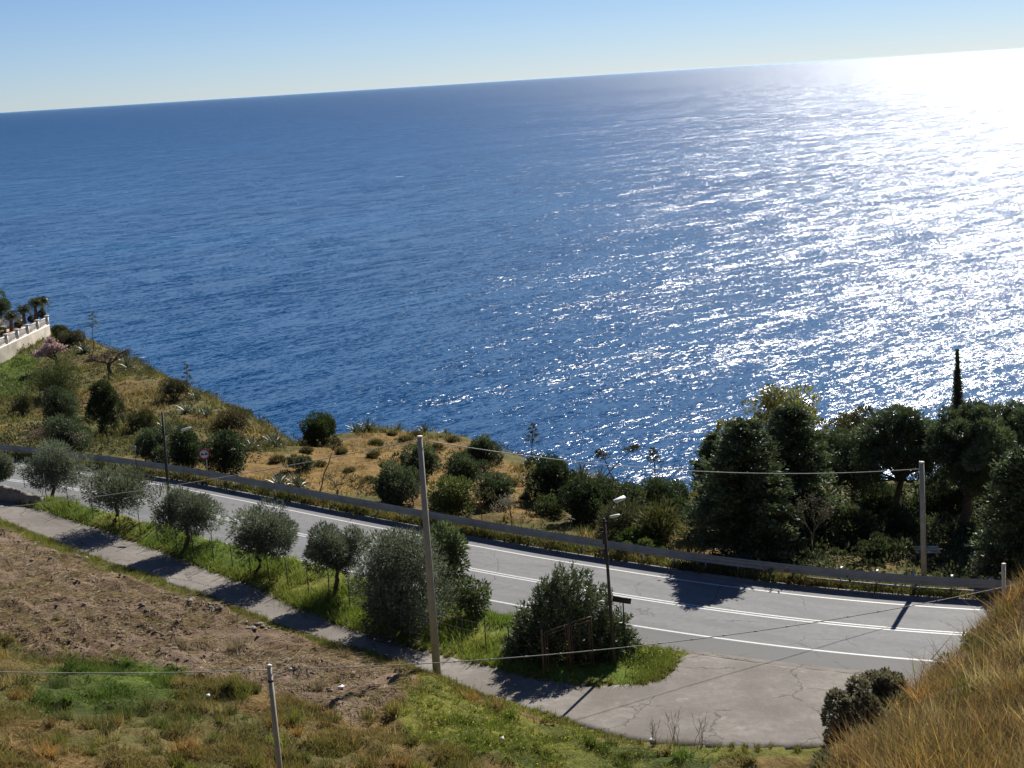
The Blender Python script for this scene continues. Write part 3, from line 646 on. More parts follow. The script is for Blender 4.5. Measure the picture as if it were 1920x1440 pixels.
def conifer(name, label, base, h, w, cols=G_PINE, nb=70, npb=190, L=.3, W=.1, z0=.05, power=.8, droop=.15, tr=.25, cat='tree', round_=0.0, spread=1.0):
    base = np.asarray(base, float); t_ = thing(name, base - [0, 0, .2], label, cat); tb = MB(); addtube(tb, np.array([base - [0, 0, .4], base + [0, 0, h * .5], base + [0, 0, h * .97]]), [tr, tr * .6, .03], 8); lb = MB()
    for i in range(nb):
        f = z0 + (1 - z0) * (i + rng.random()) / nb; a = i * 2.4 + rng.normal() * .3; prof = (1 - f) ** power if not round_ else math.sqrt(max(0, 1 - ((f - .42) / .58) ** 2)) if f > .42 else .75 + .25 * f / .42
        Lb = max(.25 if spread == 1 else .05, w / 2 * prof * rng.uniform(.72, 1.08)); s_ = base + np.array([0, 0, h * f]); dirn = np.array([cos(a), sin(a), rng.uniform(.05, .4)]); e = s_ + dirn * Lb - np.array([0, 0, droop * Lb])
        p_, r_ = limb(s_, e, .05, .012, 4, .15); addtube(tb, p_, r_, 4, cap=False)
        n = max(20, int(npb * Lb / (w / 2) + 20)); u = rng.random(n) ** .6; P = s_ + (e - s_) * u[:, None] + rng.normal(size=(n, 3)) * np.array([.33, .33, .17]) * spread * (.35 + .3 * Lb * .5)
        D = dirn * .8 + rdir(n) * .6 + np.array([0, 0, .1]); leaves(lb, P, D, L * rng.uniform(.6, 1.3, n), W * rng.uniform(.7, 1.3, n), (pal(cols, n) * .5 + np.mean(cols, 0) * .5) * rng.uniform(.6, 1.4))
    tb.build('trunk', 'bark', t_, True); lb.build('crown', 'needle', t_); return t_
def pine(name, label, base, h, w, ch, npuff=44, npl=330, tr=.2, lean=(0, 0)):
    base = np.asarray(base, float); t_ = thing(name, base - [0, 0, .2], label, 'tree'); c = base + np.array([lean[0], lean[1], h - ch * .5])
    cs = crown_clumps(c, w * .82, w * .82, ch * .8, npuff, .6, -.55); rs = rng.uniform(.5, .95, npuff) * w * .13
    tb = MB(); top = base + np.array([lean[0], lean[1], h - ch * .75]); p_, r_ = limb(base - [0, 0, .4], top, tr * 1.2, tr * .75, 7, .15); addtube(tb, p_, r_, 8)
    for i in range(0, npuff, 3): q, rq = limb(p_[-1], cs[i], tr * .45, .02, 5, .2); addtube(tb, q, rq, 5, cap=False)
    tb.build('trunk', 'bark', t_, True); lb = MB(); puff_leaves(lb, cs, rs, npl, .26, .06, G_PINE, .85, .8, .3); lb.build('crown', 'needle', t_); return t_

# ================================================================== OLIVE STRIP BETWEEN LANE AND ROAD
def olive_px(label, l, r, top, cbot, bx, by, **kw):
    b = on(bx, by); m_ = mpp(b); w = (r - l) * m_; z1 = atY((l + r) / 2, top, b[1] + .15 * w)[2] - b[2]; z0 = atY((l + r) / 2, cbot, b[1] - .1 * w)[2] - b[2]
    c = atY((l + r) / 2, (top + cbot) / 2, b[1]); return tree('olive_tree', label, 'olive tree', b, w, z0, z1, kw.pop('cols', G_OLIVE), lean=(c[0] - b[0], .1), group='olive trees in the grass strip', clr=rng.uniform(.14, .24), fill=rng.uniform(.35, .8), **kw)
olive_px('olive tree cut off by the left edge of the picture', -45, 20, 848, 910, -12, 925)
olive_px('dark dense olive tree above the low stone wall', 45, 165, 838, 925, 97, 938, npl=400)
olive_px('pale silvery olive tree with a forked trunk, beside the wall end', 160, 277, 878, 955, 218, 978, cols=[(.085, .095, .06), (.12, .135, .09), (.17, .18, .135)], npl=270)
olive_px('round olive tree casting the first big shadow on the lane, left of three leaning stakes', 292, 420, 912, 1003, 347, 1028, npl=340)
olive_px('olive tree with a slim leaning trunk, between two round olives on the strip', 436, 557, 952, 1052, 478, 1076, npl=340)
olive_px('round olive tree nearest on the left to the tall bushy olive', 572, 706, 988, 1085, 627, 1118, npl=340)
b = on(757, 1190); tree('olive_tree', 'largest bushy olive tree right behind the tall concrete pole', 'olive tree', b, 186 * mpp(b), -.9, 5.0, G_OLIVE, nclump=90, npl=300, clr=.15, tr=.16, lean=(.2, .5), limbs=8, group='olive trees in the grass strip')
bush('laurel_shrub', 'tall broad-leaved shrub with yellowish tips behind the bushy olive', 795, 890, 985, 1128, G_LAUREL, L=.24, W=.09, lmat='leaf_glossy', cat='shrub', dens=1.0)
bush('roadside_shrub', 'thin open shrub between bushy olive and oleander', 858, 932, 1075, 1158, G_LAUREL, L=.22, W=.08, dens=.5, cat='shrub')
def oleander(label, l, r, top, bot):
    b = on((l + r) / 2, bot); m_ = mpp(b); w = (r - l) * m_; h = atY((l + r) / 2, top, b[1] + 1.6)[2] - b[2]; t_ = thing('oleander', b - [0, 0, .1], label, 'shrub'); sb = MB(); lb = MB()
    for i in range(660):
        q = rdir(1)[0]; q[2] = abs(q[2]) ** 1.3 * 1.05 - .03; r_ = 1 - .65 * rng.random() ** 1.5
        e = b + np.array([q[0] * w * .5, q[1] * w * .34 * r_ + w * .36, max(.15, q[2] * h * r_)]); e[0] = b[0] + (e[0] - b[0]) * (1 - .35 * rng.random() ** 2); e[0] = b[0] + (e[0] - b[0]); s_ = b + np.array([q[0] * w * .12, w * .36 + q[1] * .3, -.1])
        if i < 80: p_, rr = limb(s_, e, .03, .008, 5, .2); addtube(sb, p_, rr, 4, cap=False)
        ax = unit(e - s_ + np.array([0, 0, h * .25])); n = 56; u = rng.random(n) * .8; P = e - ax * u[:, None] + rng.normal(size=(n, 3)) * .05; D = ax * .7 + rdir(n) * .75
        leaves(lb, P, D, .24 * rng.uniform(.7, 1.2, n), .055, pal([(.065, .088, .042), (.10, .13, .06), (.16, .185, .10), (.042, .058, .03)], n))
    sb.build('stems', 'bark', t_); lb.build('foliage', 'leaf_glossy', t_)
oleander('big glossy oleander bush with upright shoots at the lane junction', 940, 1212, 1066, 1262)

# ================================================================== SCRUB BEYOND THE ROAD
B = bush
B('coastal_bush', 'brownish bush just right of the terrace corner', 108, 158, 618, 650, [(.0775, .0620, .0465), (.1085, .0930, .0543), (.0620, .0697, .0310)])
B('coastal_bush', 'low yellow-green bush touching the terrace wall corner', 96, 132, 610, 640, [(.09, .10, .03), (.06, .075, .025)])
B('coastal_bush', 'wide olive-green bush below the pink tree', 50, 150, 683, 752, [(.0853, .1008, .0388), (.1162, .1240, .0465), (.0620, .0775, .0310)])
B('coastal_bush', 'round grey-green bush left of the dark upright bush', 74, 150, 732, 803)
B('coastal_bush', 'very dark upright bush on the left hillside', 160, 228, 722, 812, [(.0310, .0465, .0217), (.0496, .0651, .0279), (.0697, .0853, .0388)])
B('coastal_bush', 'grey-green bush just above the guardrail at far left', 82, 166, 782, 850)
B('coastal_bush', 'smaller dark olive bush left of the round road sign, by the left lamp post', 256, 328, 808, 868)
B('coastal_bush', 'large dark olive bush behind the left lamp post', 312, 400, 800, 880, [(.0543, .0775, .0372), (.0775, .1008, .0496), (.0388, .0543, .0279)])
B('coastal_bush', 'large dark olive bush right behind the round road sign', 378, 462, 806, 892, [(.0465, .0697, .0341), (.0697, .0930, .0465), (.0341, .0496, .0248)])
B('coastal_bush', 'black-green round bush alone on the cliff edge left of the dry knoll', 552, 629, 776, 836, [(.0310, .0465, .0202), (.0465, .0651, .0248), (.0697, .0853, .0310)])
B('coastal_bush', 'low grey-green shrub in the golden grass', 530, 592, 856, 886, cat='shrub', dens=.7)
B('coastal_bush', 'dark bush behind the top of the tall concrete pole', 742, 826, 838, 910)
B('coastal_bush', 'dark bush by the guardrail left of the tall concrete pole', 700, 800, 872, 948)
B('coastal_bush', 'dark bush on the skyline of the dry knoll', 876, 946, 820, 888)
B('coastal_bush', 'dark bush right of the tall concrete pole, upslope of the leafy sapling', 835, 916, 858, 914)
B('coastal_bush', 'round dark bush between the leafy sapling and the dry grass tongue', 888, 972, 886, 950)
B('leafy_sapling', 'light green leafy bush right of the tall concrete pole', 800, 890, 890, 978, [(.10, .115, .035), (.15, .16, .06), (.06, .075, .025)], L=.22, W=.08, dens=.75, cat='shrub')
B('coastal_bush', 'black-green bush on the cliff edge right of the dry grass tongue', 992, 1086, 858, 948, [(.0310, .0465, .0217), (.0465, .0651, .0279), (.0620, .0806, .0341)])
B('coastal_bush', 'dark bush left behind the junction lamp post', 1055, 1132, 894, 985, [(.0465, .0651, .0310), (.0697, .0853, .0434), (.0341, .0465, .0232)])
B('coastal_bush', 'long dark bush behind the junction lamp heads', 1110, 1210, 898, 972, [(.0620, .0806, .0403), (.0853, .1008, .0512), (.0434, .0589, .0295)])
B('coastal_bush', 'dull green bush between the junction lamp and the big cypress', 1195, 1300, 905, 975, [(.0620, .0806, .0403), (.0853, .1008, .0512), (.0434, .0589, .0295)])
B('reed_clump', 'yellowish reed clump left of the big dark cypress', 1205, 1288, 950, 1036, G_REED, L=.5, W=.05, dens=.7, cat='reeds', lmat='grass', cr=.26)
B('reed_clump', 'grey-green reedy shrub just right of the junction lamp post', 1128, 1215, 948, 1020, [(.07, .075, .04), (.10, .095, .05), (.055, .06, .03)], L=.4, W=.05, dens=.7, cat='reeds', lmat='grass', cr=.26)
B('verge_shrub', 'bright green low shrub behind the guardrail under the reeds', 1118, 1260, 998, 1045, [(.08, .11, .03), (.12, .14, .045), (.055, .075, .02)], cat='shrub', L=.2)
B('verge_shrub', 'low green bush behind the guardrail below the cliff bushes', 1000, 1060, 935, 968, [(.06, .08, .03), (.08, .10, .035)], cat='shrub', dens=.7)
bare('bare_shrub', 'grey leafless shrub with pale tufts behind the guardrail', 928, 992, 925, 990, blossom=[(.36, .32, .29), (.24, .21, .17)], levels=4, bl=420, bsz=(.1, .06), cat='shrub', r0=.03, start=.22, mat='pale_bark')
bare('bare_shrub', 'brown twiggy shrub left of the dark bushes by the guardrail', 742, 806, 905, 948, blossom=[(.12, .10, .06), (.16, .13, .09)], bl=260, bsz=(.1, .05), cat='shrub', r0=.025, start=.22)
bare('bare_shrub', 'grey-green twiggy shrub right of the leafy sapling', 872, 935, 918, 975, blossom=[(.09, .09, .045), (.13, .12, .07)], bl=500, bsz=(.12, .06), cat='shrub', r0=.025, start=.22)
bare('bare_shrub', 'grey twiggy shrub at the foot of the leaning agave stalk', 605, 665, 885, 938, blossom=[(.09, .085, .05), (.12, .105, .06)], bl=380, bsz=(.12, .05), cat='shrub', r0=.025, start=.22)
bare('bare_shrub', 'pinkish dry shrub behind the guardrail at far left', 46, 118, 802, 850, blossom=[(.32, .22, .18), (.24, .17, .13), (.15, .12, .08)], bl=700, bsz=(.14, .06), cat='shrub', r0=.03, start=.22)
bare('bare_shrub', 'pale dry shrub behind the guardrail, right of the pinkish one', 108, 168, 808, 856, blossom=[(.30, .26, .22), (.2, .17, .13), (.11, .11, .06)], bl=500, bsz=(.14, .06), cat='shrub', r0=.03, start=.22)
bare('almond_tree', 'pink blossoming almond tree below the terrace wall', 68, 148, 634, 694, blossom=[(.60, .40, .42), (.50, .32, .35), (.66, .50, .50)], bl=3200, bsz=(.26, .18), r0=.13, start=.24)
bare('bare_tree', 'leafless brown spreading tree on the left hillside', 160, 252, 655, 708, blossom=[(.09, .065, .06), (.12, .09, .08)], bl=900, bsz=(.22, .07), r0=.12, start=.24)
B('low_scrub', 'green-brown scrub mound on the left hillside above the dark olive bushes', 225, 300, 770, 808, [(.075, .075, .03), (.10, .085, .04), (.05, .055, .022)], dens=.6, cat='scrub')
B('low_scrub', 'brown scrub cushion on the cliff edge above the round sign', 395, 462, 762, 812, [(.10, .075, .035), (.075, .065, .03), (.13, .10, .05)], dens=.6, cat='scrub')
B('low_scrub', 'grey-green scrub on the left skyline below the first agave stalk', 300, 352, 712, 750, [(.06, .06, .035), (.08, .075, .04)], dens=.6, cat='scrub')
B('low_scrub', 'dark scrub below the far terrace wall in the green patch', 20, 62, 742, 780, [(.0775, .0775, .0388), (.1085, .1008, .0465)], dens=.6, cat='scrub')
# small tussocks on the dry knoll
for i, (px, py, r_) in enumerate([(520, 858, 16), (600, 868, 12), (655, 880, 11), (700, 850, 14), (720, 870, 10), (760, 822, 14), (690, 898, 14), (820, 835, 12), (850, 822, 14), (640, 845, 12), (575, 842, 14), (705, 828, 15), (780, 812, 12), (870, 850, 10), (930, 892, 12), (960, 905, 12), (985, 930, 12), (560, 900, 10), (615, 828, 12), (735, 812, 10)]):
    b = on(px, py + r_ * .5); w = 2 * r_ * mpp(b); t_ = tag(MB().add(np.zeros((0, 3)), np.zeros((0, 4), int)) and thing('tussock', b - [0, 0, .05], 'small dark grass tussock on the dry golden knoll', 'tussock'), group='tussocks on the dry knoll')
    n = 420; d = rdir(n); d[:, 2] = np.abs(d[:, 2]); mb = MB(); leaves(mb, b + d * w * .25 * np.array([1, 1, .4]), d + [0, 0, .3], w * .4 * rng.uniform(.6, 1.2, n), .05, pal([(.10, .085, .035), (.15, .11, .05), (.07, .065, .03)], n)); mb.build('blades', 'grass', t_)
AG = [('agave on the cliff edge right of the left hillside end', 515, 838, 26), ('agave at the left hillside foot above the golden grass', 474, 842, 22), ('large agave clump behind the guardrail, left of its pair', 525, 915, 32), ('large agave behind the guardrail, right of its pair', 560, 917, 28),
      ('agave on the skyline right of the black-green bush', 668, 806, 22), ('second agave on the skyline right of the black-green bush', 690, 807, 22), ('agave on the highest skyline of the dry knoll', 748, 800, 15), ('agave on the knoll skyline above the concrete pole', 796, 802, 17), ('small agave at the right end of the knoll skyline', 835, 808, 9),
      ('shiny agave left of the left lamp post top', 316, 812, 24), ('agave uphill of the left lamp head', 350, 775, 20), ('pale agave on the cliff edge above the round sign', 388, 782, 18), ('agave on the left skyline beside the second stalk', 368, 748, 16), ('agave beside the leafless brown tree', 240, 692, 24), ('agave below the far agave stalk', 158, 660, 18),
      ('agave at the foot of the central agave stalk', 995, 874, 20), ('spiky agave on the skyline right of the black-green cliff bush', 1092, 898, 26), ('agave on the skyline behind the lamp panel', 1125, 902, 24), ('agave under the rightmost agave stalk', 1228, 918, 30), ('agave on the skyline just left of the big cypress', 1268, 926, 24), ('agave with pale leaves in the dark bush left of the junction lamp', 1085, 980, 32), ('small pale agave behind the guardrail left of the small marker post', 150, 872, 14), ('small pale agave behind the guardrail beside the small marker post', 205, 876, 14)]
for lb_, px, py, R in AG: agave(lb_, px, py, R)
stalk('tall agave stalk with round head on the far left skyline', 172, 586, 176, 658, .45)
stalk('agave stalk with brown tiered head on the left skyline', 350, 684, 352, 748, .6)
stalk('tall agave stalk with tiered head right of the dry knoll', 1000, 796, 996, 870, .5)
stalk('leaning dead agave stalk in front of the golden knoll', 632, 826, 600, 922, .2)
stalk('agave stalk leaning left over the sea behind the lamp panel', 1122, 846, 1155, 905, .25)
stalk('agave stalk leaning right over the sea behind the lamp panel', 1192, 838, 1130, 903, .15)
stalk('upright agave stalk nearest the big cypress', 1224, 842, 1230, 915, .35)
# ================================================================== TREES ON THE RIGHT
def basept(px, Y): 
    q = atY(px, 1000, Y); return np.array([q[0], Y, gz(q[0], Y)])
def htop(px, py, b): return atY(px, py, b[1])[2] - b[2]
def wide(px, Y, l, r): return (r - l) * mpp(basept(px, Y))
b = basept(1398, 81.5); conifer('cypress_tree', 'broad dark cypress leaning over the guardrail, leftmost of the grove', b, htop(1410, 790, b), wide(1398, 81.5, 1288, 1512), nb=190, npb=320, L=.27, W=.095, power=.45, tr=.3)
b = basept(1490, 86); conifer('cypress_tree', 'taller dark cypress with layered top behind the broad one', b, htop(1480, 762, b), wide(1490, 86, 1385, 1585), nb=170, npb=290, L=.27, W=.095, power=.45, tr=.3)
b = basept(1350, 90); conifer('cypress_tree', 'dark cypress at the left rear of the grove against the sea', b, htop(1360, 815, b), wide(1350, 90, 1300, 1420), nb=110, npb=320, L=.26, W=.085, power=.45, tr=.22)
b = basept(1462, 101); tree('poplar_tree', 'sparse yellow-leaved tree rising behind the dark cypresses', 'tree', b, wide(1462, 101, 1375, 1548), htop(1462, 860, b), htop(1462, 716, b), G_YEL, nclump=26, npl=150, L=.26, W=.14, tr=.16, clr=.12, limbs=14, fill=.7, bark='pale_bark')
b = basept(1362, 99); tree('poplar_tree', 'small yellow-leaved tree at the seaward edge of the grove', 'tree', b, wide(1362, 99, 1335, 1395), htop(1362, 868, b), htop(1362, 790, b), G_YEL, nclump=12, npl=120, L=.24, W=.12, tr=.12, clr=.2, limbs=8, bark='pale_bark')
b = basept(1605, 103); tree('poplar_tree', 'small brownish sparse tree poking up behind the pines', 'tree', b, wide(1605, 103, 1560, 1640), htop(1605, 850, b), htop(1605, 752, b), [(.11, .09, .035), (.08, .075, .03), (.06, .06, .03)], nclump=14, npl=140, L=.24, W=.12, tr=.14, clr=.18, limbs=8)
b = basept(1575, 93); pine('pine_tree', 'dull green pine between the cypresses and the umbrella pines', b, htop(1575, 796, b), wide(1575, 93, 1495, 1665), 5.5, npuff=65, npl=340)
b = basept(1690, 90); pine('pine_tree', 'umbrella pine with forked trunk left of the tall slim cypress', b, htop(1690, 748, b), wide(1690, 90, 1595, 1785), 6.8, npuff=85, npl=350, tr=.24)
b = basept(1800, 86); pine('pine_tree', 'largest rounded umbrella pine in front of the slim cypress', b, htop(1815, 734, b), wide(1800, 86, 1725, 1898), 8.2, npuff=100, npl=350, tr=.34, lean=(.5, 0))
b = basept(1905, 92); pine('pine_tree', 'umbrella pine cut off by the right edge of the picture', b, htop(1905, 743, b), wide(1905, 92, 1840, 1985), 6.5, npuff=70, npl=330)
b = basept(1797, 97); conifer('slim_cypress', 'very slim pointed cypress rising above the umbrella pines', b, htop(1799, 656, b), 2.9, nb=800, npb=18, L=.09, W=.05, z0=.1, power=1.05, droop=-.5, tr=.08, spread=.2)
b = basept(1915, 76.5); conifer('conifer_tree', 'bushy dark conifer at the right edge behind the guardrail', b, htop(1915, 842, b), wide(1915, 76.5, 1825, 2010), nb=130, npb=270, L=.25, W=.09, power=.42, tr=.25, cols=G_PINE)
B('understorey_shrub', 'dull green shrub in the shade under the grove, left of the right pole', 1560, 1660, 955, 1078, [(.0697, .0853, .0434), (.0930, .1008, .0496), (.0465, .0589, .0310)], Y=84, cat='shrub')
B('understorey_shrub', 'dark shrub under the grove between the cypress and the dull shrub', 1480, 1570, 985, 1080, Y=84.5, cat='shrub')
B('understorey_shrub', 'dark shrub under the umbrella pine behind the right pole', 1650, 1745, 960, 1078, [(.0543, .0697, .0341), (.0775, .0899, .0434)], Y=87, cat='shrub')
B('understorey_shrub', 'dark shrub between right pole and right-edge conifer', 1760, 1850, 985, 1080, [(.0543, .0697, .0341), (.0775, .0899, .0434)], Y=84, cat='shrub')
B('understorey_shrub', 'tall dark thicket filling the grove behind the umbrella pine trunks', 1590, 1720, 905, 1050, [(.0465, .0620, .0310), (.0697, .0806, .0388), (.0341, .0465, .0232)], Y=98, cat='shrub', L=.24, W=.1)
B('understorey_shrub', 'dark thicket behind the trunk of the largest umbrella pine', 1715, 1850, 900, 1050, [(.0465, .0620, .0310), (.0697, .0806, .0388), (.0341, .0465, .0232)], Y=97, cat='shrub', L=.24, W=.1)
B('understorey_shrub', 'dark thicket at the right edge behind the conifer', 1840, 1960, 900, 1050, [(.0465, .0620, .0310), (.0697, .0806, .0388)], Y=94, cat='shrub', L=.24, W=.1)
B('understorey_shrub', 'dark bush right behind the guardrail left of the right pole', 1600, 1700, 1010, 1085, [(.0465, .0620, .0310), (.0697, .0806, .0388)], Y=80, cat='shrub')
B('understorey_shrub', 'low shrub behind the guardrail at the foot of the broad cypress', 1300, 1420, 1000, 1062, Y=86, cat='shrub')
bare('bare_shrub', 'grey leafless shrub in front of the dark cypresses', 1480, 1570, 925, 1070, blossom=[(.16, .14, .12), (.12, .11, .08)], bl=500, bsz=(.12, .05), cat='shrub', Y=80.5, r0=.04, start=.25, mat='pale_bark')
bare('bare_shrub', 'pale-leaved thin shrub beside the white marker post', 1808, 1862, 1045, 1090, blossom=[(.25, .25, .2), (.15, .16, .09)], bl=240, bsz=(.12, .07), cat='shrub', Y=75.5, r0=.02, start=.25)
B('grey_bush', 'dense grey-brown bush at the foot of the near grass mound', 1552, 1665, 1272, 1378, [(.15, .135, .10), (.19, .17, .13), (.115, .10, .075)], Y=34.6, L=.1, W=.055, dens=1.3, nclump=40, cat='bush', cr=.16)
B('grey_bush', 'smaller grey-brown bush up against the near grass mound', 1608, 1716, 1256, 1330, [(.15, .135, .10), (.19, .17, .13), (.115, .10, .075)], Y=36.6, L=.1, W=.055, dens=1.3, nclump=40, cat='bush', cr=.16)
for lb_, px, hpx in (('tallest leafless brown weed cluster on the apron edge', 1268, 92), ('leafless weed cluster left of the tallest one on the apron edge', 1228, 62), ('leafless weed cluster right of the tallest one on the apron edge', 1312, 66)):
    b = on(px, 1402); t_ = thing('dry_weed', b, lb_, 'weed'); mb = MB()
    for k_ in range(7):
        H = hpx * mpp(b) * rng.uniform(.6, 1.05); a = rng.random() * 6.3; top = b + np.array([cos(a) * H * rng.uniform(.1, .45), sin(a) * H * .3, H]); s0 = b + rng.normal(size=3) * [.12, .12, 0]; p_, r_ = limb(s0, top, .011, .004, 6, .1); addtube(mb, p_, r_, 4)
        for q in range(4): f = rng.uniform(.4, .9); c = s0 + (top - s0) * f; e = c + np.array([rng.normal() * .3, rng.normal() * .3, .35]) * H * .35; addtube(mb, np.array([c, e]), [.006, .003], 3)
    mb.build('stalks', 'pale_bark', t_)['kind'] = 'stuff'
# ================================================================== GRASS
def blades(mb, X, Y, Zg, h, wd, cols, nb=9, spread=.5, lay=0.0):
    n = len(X); P = np.repeat(np.c_[X, Y, Zg], nb, 0); m_ = n * nb; hh = np.repeat(np.broadcast_to(h, (n,)), nb) * rng.uniform(.55, 1.2, m_); P[:, :2] += rng.normal(size=(m_, 2)) * (hh * .28)[:, None]
    a = rng.random(m_) * 2 * pi; s_ = spread * rng.random(m_) ** .6; D = np.stack([np.cos(a) * s_, np.sin(a) * s_, np.full(m_, 1 - lay) + rng.random(m_) * .1], -1); D = unit(D)
    sd = np.stack([-np.sin(a + rng.normal(size=m_)), np.cos(a + rng.normal(size=m_)), np.zeros(m_)], -1); w_ = np.repeat(np.broadcast_to(wd, (n,)), nb)[:, None]
    P[:, 2] -= .04; V = np.stack([P - sd * w_ * .5, P + sd * w_ * .5, P + D * hh[:, None] + np.stack([np.cos(a), np.sin(a), -.35 * np.ones(m_)], -1) * (hh * .25 * s_)[:, None]], 1).reshape(-1, 3)
    cc = np.repeat(cols, nb, 0) * rng.uniform(.65, 1.35, (m_, 1)); c3 = np.repeat(cc, 3, 0)
    mb.add(V, np.arange(3 * m_).reshape(-1, 3), c3)
def vis(X, Y, Z):
    f = Y * cos(TH) - (Z - CZ) * sin(TH); b_ = (Y * sin(TH) + (Z - CZ) * cos(TH)) / f; a_ = X / f; u_ = a_ * cos(RHO) - b_ * sin(RHO); v_ = a_ * sin(RHO) + b_ * cos(RHO)
    return (np.abs(u_) < 960 / F * 1.12) & (np.abs(v_) < 720 / F * 1.12)
def scatter(n, x0, x1, y0, y1):
    X = rng.uniform(x0, x1, n); Y = rng.uniform(y0, y1, n); G = lookup(GZ, X, Y); dr_ = lookup(INF[1], X, Y); dl_ = lookup(INF[2], X, Y); k_ = vis(X, Y, G) & (dr_ > .05) & (dl_ > -.12); X, Y, G = X[k_], Y[k_], G[k_]
    jx = X + rng.normal(size=len(X)) * .35; jy = Y + rng.normal(size=len(X)) * .35; i = np.clip(np.searchsorted(XS, jx), 0, nx - 1); j = np.clip(np.searchsorted(YS, jy), 0, ny - 1); Z = ZZ[j, i]
    i2 = np.clip(np.searchsorted(XS, X), 0, nx - 1); j2 = np.clip(np.searchsorted(YS, Y), 0, ny - 1); Z = np.where(Z == 11, ZZ[j2, i2], Z); Z = np.where(Z == 11, 9, Z); return X, Y, G, Z
PALZ = {0: (['dry', 'olive', 'straw', 'dkgreen', 'gold'], [3, 4, 1, 2, 2]), 2: (['bright', 'green', 'ygreen'], [4, 3, 1]), 3: (['ygreen', 'green', 'bright', 'olive', 'dry'], [4, 3, 2, 1, 1]), 4: (['gold', 'straw', 'dry', 'brown'], [5, 3, 3, 1]), 5: (['bright', 'green'], [3, 2]),
        6: (['green', 'bright', 'ygreen', 'olive'], [2, 5, 4, 1]), 7: (['orange', 'gold', 'straw', 'olive', 'ygreen'], [6, 3, 3, 2, 1]), 8: (['dry', 'olive', 'straw', 'green', 'ygreen', 'orange'], [3, 4, 2, 2, 3, 2]), 9: (['ygreen', 'olive', 'dry'], [4, 2, 2]), 10: (['olive', 'dry', 'ygreen', 'dkgreen'], [3, 2, 2, 3])}
def gcol(X, Y, Z, mixg=.6):
    base = zcol(X, Y, Z); o = base.copy()
    for k_, (nm, wt) in PALZ.items():
        s_ = Z == k_
        if s_.any(): o[s_] = base[s_] * mixg + pal([C_[q] for q in nm], int(s_.sum()), wt) * (1 - mixg)
    return o * 1.35
def grass_object(name, label, zs, pts, hgt, wd, nb, spread=.55, patch=None, mat='grass'):
    X, Y, G, Z = pts; s_ = np.isin(Z, zs)
    if patch is not None: s_ &= rng.random(len(X)) < np.clip(.5 + fbm(X, Y, patch[0], 3, 61) * patch[1], .04, 1)
    X, Y, G, Z = X[s_], Y[s_], G[s_], Z[s_]; mb = MB(); hv = hgt * (1 + fbm(X, Y, 1.8, 3, 63) * 1.6) * rng.uniform(.7, 1.2, len(X))
    blades(mb, X, Y, G, np.maximum(hv, hgt * .35), wd, gcol(X, Y, Z), nb, spread); return tag(mb.build(name, mat), label, 'grass', kind='stuff')
FGP = scatter(160000, -24, 8, 44, 74)
grass_object('foreground_grass', 'dry brown and green grass across the bottom of the picture', [8], FGP, .24, .036, 8, 1.0, (1.5, 1.8))
grass_object('green_grass', 'bright yellow-green grass patches near the lane', [2, 3], FGP, .19, .038, 9, 1.0, (1.5, 1.4))
OLP = scatter(110000, -42, 9, 60, 112)
grass_object('olive_strip_grass', 'lush green grass under the olive trees', [6], OLP, .42, .045, 7, .85, (2, 1.6))
LVP = scatter(150000, -40, 4, 56, 105)
grass_object('lane_verge_grass', 'yellow-green grass edging the near side of the lane', [9], LVP, .20, .04, 8, .85)
MDP = scatter(26000, 4, 22, 20, 58)
grass_object('mound_grass', 'long orange-brown grass on the near mound', [7], MDP, .52, .028, 15, 1.15, (1.2, 1.9))
HLP = scatter(62000, -66, 14, 80, 215)
grass_object('knoll_grass', 'golden dry grass on the coastal knoll', [4], HLP, .28, .075, 7, .85, (2.5, 1.6))
grass_object('hillside_grass', 'mixed dry and green scrub grass beyond the road', [0, 5], HLP, .46, .11, 6, .85, (4, 1.8))
RVP = scatter(420000, -45, 26, 70, 122)
grass_object('verge_plants', 'yellow-green weeds under the guardrail', [10], RVP, .5, .06, 8, .9, (1.3, 2.4))
hz = MB(); addbox(hz, (0, 0, -71), (460000, 460000, 200)); m, t, n, l = newmat('air')
pv = n('ShaderNodeVolumePrincipled'); pv.inputs['Color'].default_value = (.5, .75, 1, 1); pv.inputs['Density'].default_value = 2.6e-6; pv.inputs['Anisotropy'].default_value = .6
om = n('ShaderNodeOutputMaterial'); l(pv.outputs[0], om.inputs['Volume']); tag(hz.build('haze', 'air'), 'pale sea haze', 'haze', kind='stuff')
def puffs(name, label, cat, X, Y, r, cols, npl=60, L=.2, W=.09, mat='leaf', flat=.75, lift=.3):
    k_ = vis(X, Y, lookup(GZ, X, Y)) & (lookup(INF[1], X, Y) > -.2) & (lookup(INF[2], X, Y) > .2); X, Y = X[k_], Y[k_]; r = np.broadcast_to(r, k_.shape)[k_]; G = lookup(GZ, X, Y); mb = MB()
    cs = np.c_[X, Y, G + r * lift]; puff_leaves(mb, cs, r, npl, L, W, cols, .6, flat); return tag(mb.build(name, mat), label, cat, kind='stuff')
ii = rng.integers(int(np.argmin(np.abs(ROADM[:, 0] + 50))), int(np.argmin(np.abs(ROADM[:, 0] - 30))), 900); q = ROADM[ii, :2] + RN[ii] * rng.uniform(4.75, 5.9, 900)[:, None]; kk = rng.random(900) < np.clip(.75 + fbm(q[:, 0], q[:, 1], 3, 2, 66) * 1.2, .25, 1)
kk &= (q[:, 0] < 11) | (rng.random(900) < .35)
puffs('rail_foot_weeds', 'dark and yellowish leafy weeds crowding the guardrail foot', 'weeds', q[kk, 0], q[kk, 1], rng.uniform(.16, .42, int(kk.sum())), [(.05, .06, .02), (.11, .105, .035), (.16, .13, .05), (.035, .045, .018)], 46, .17, .08)
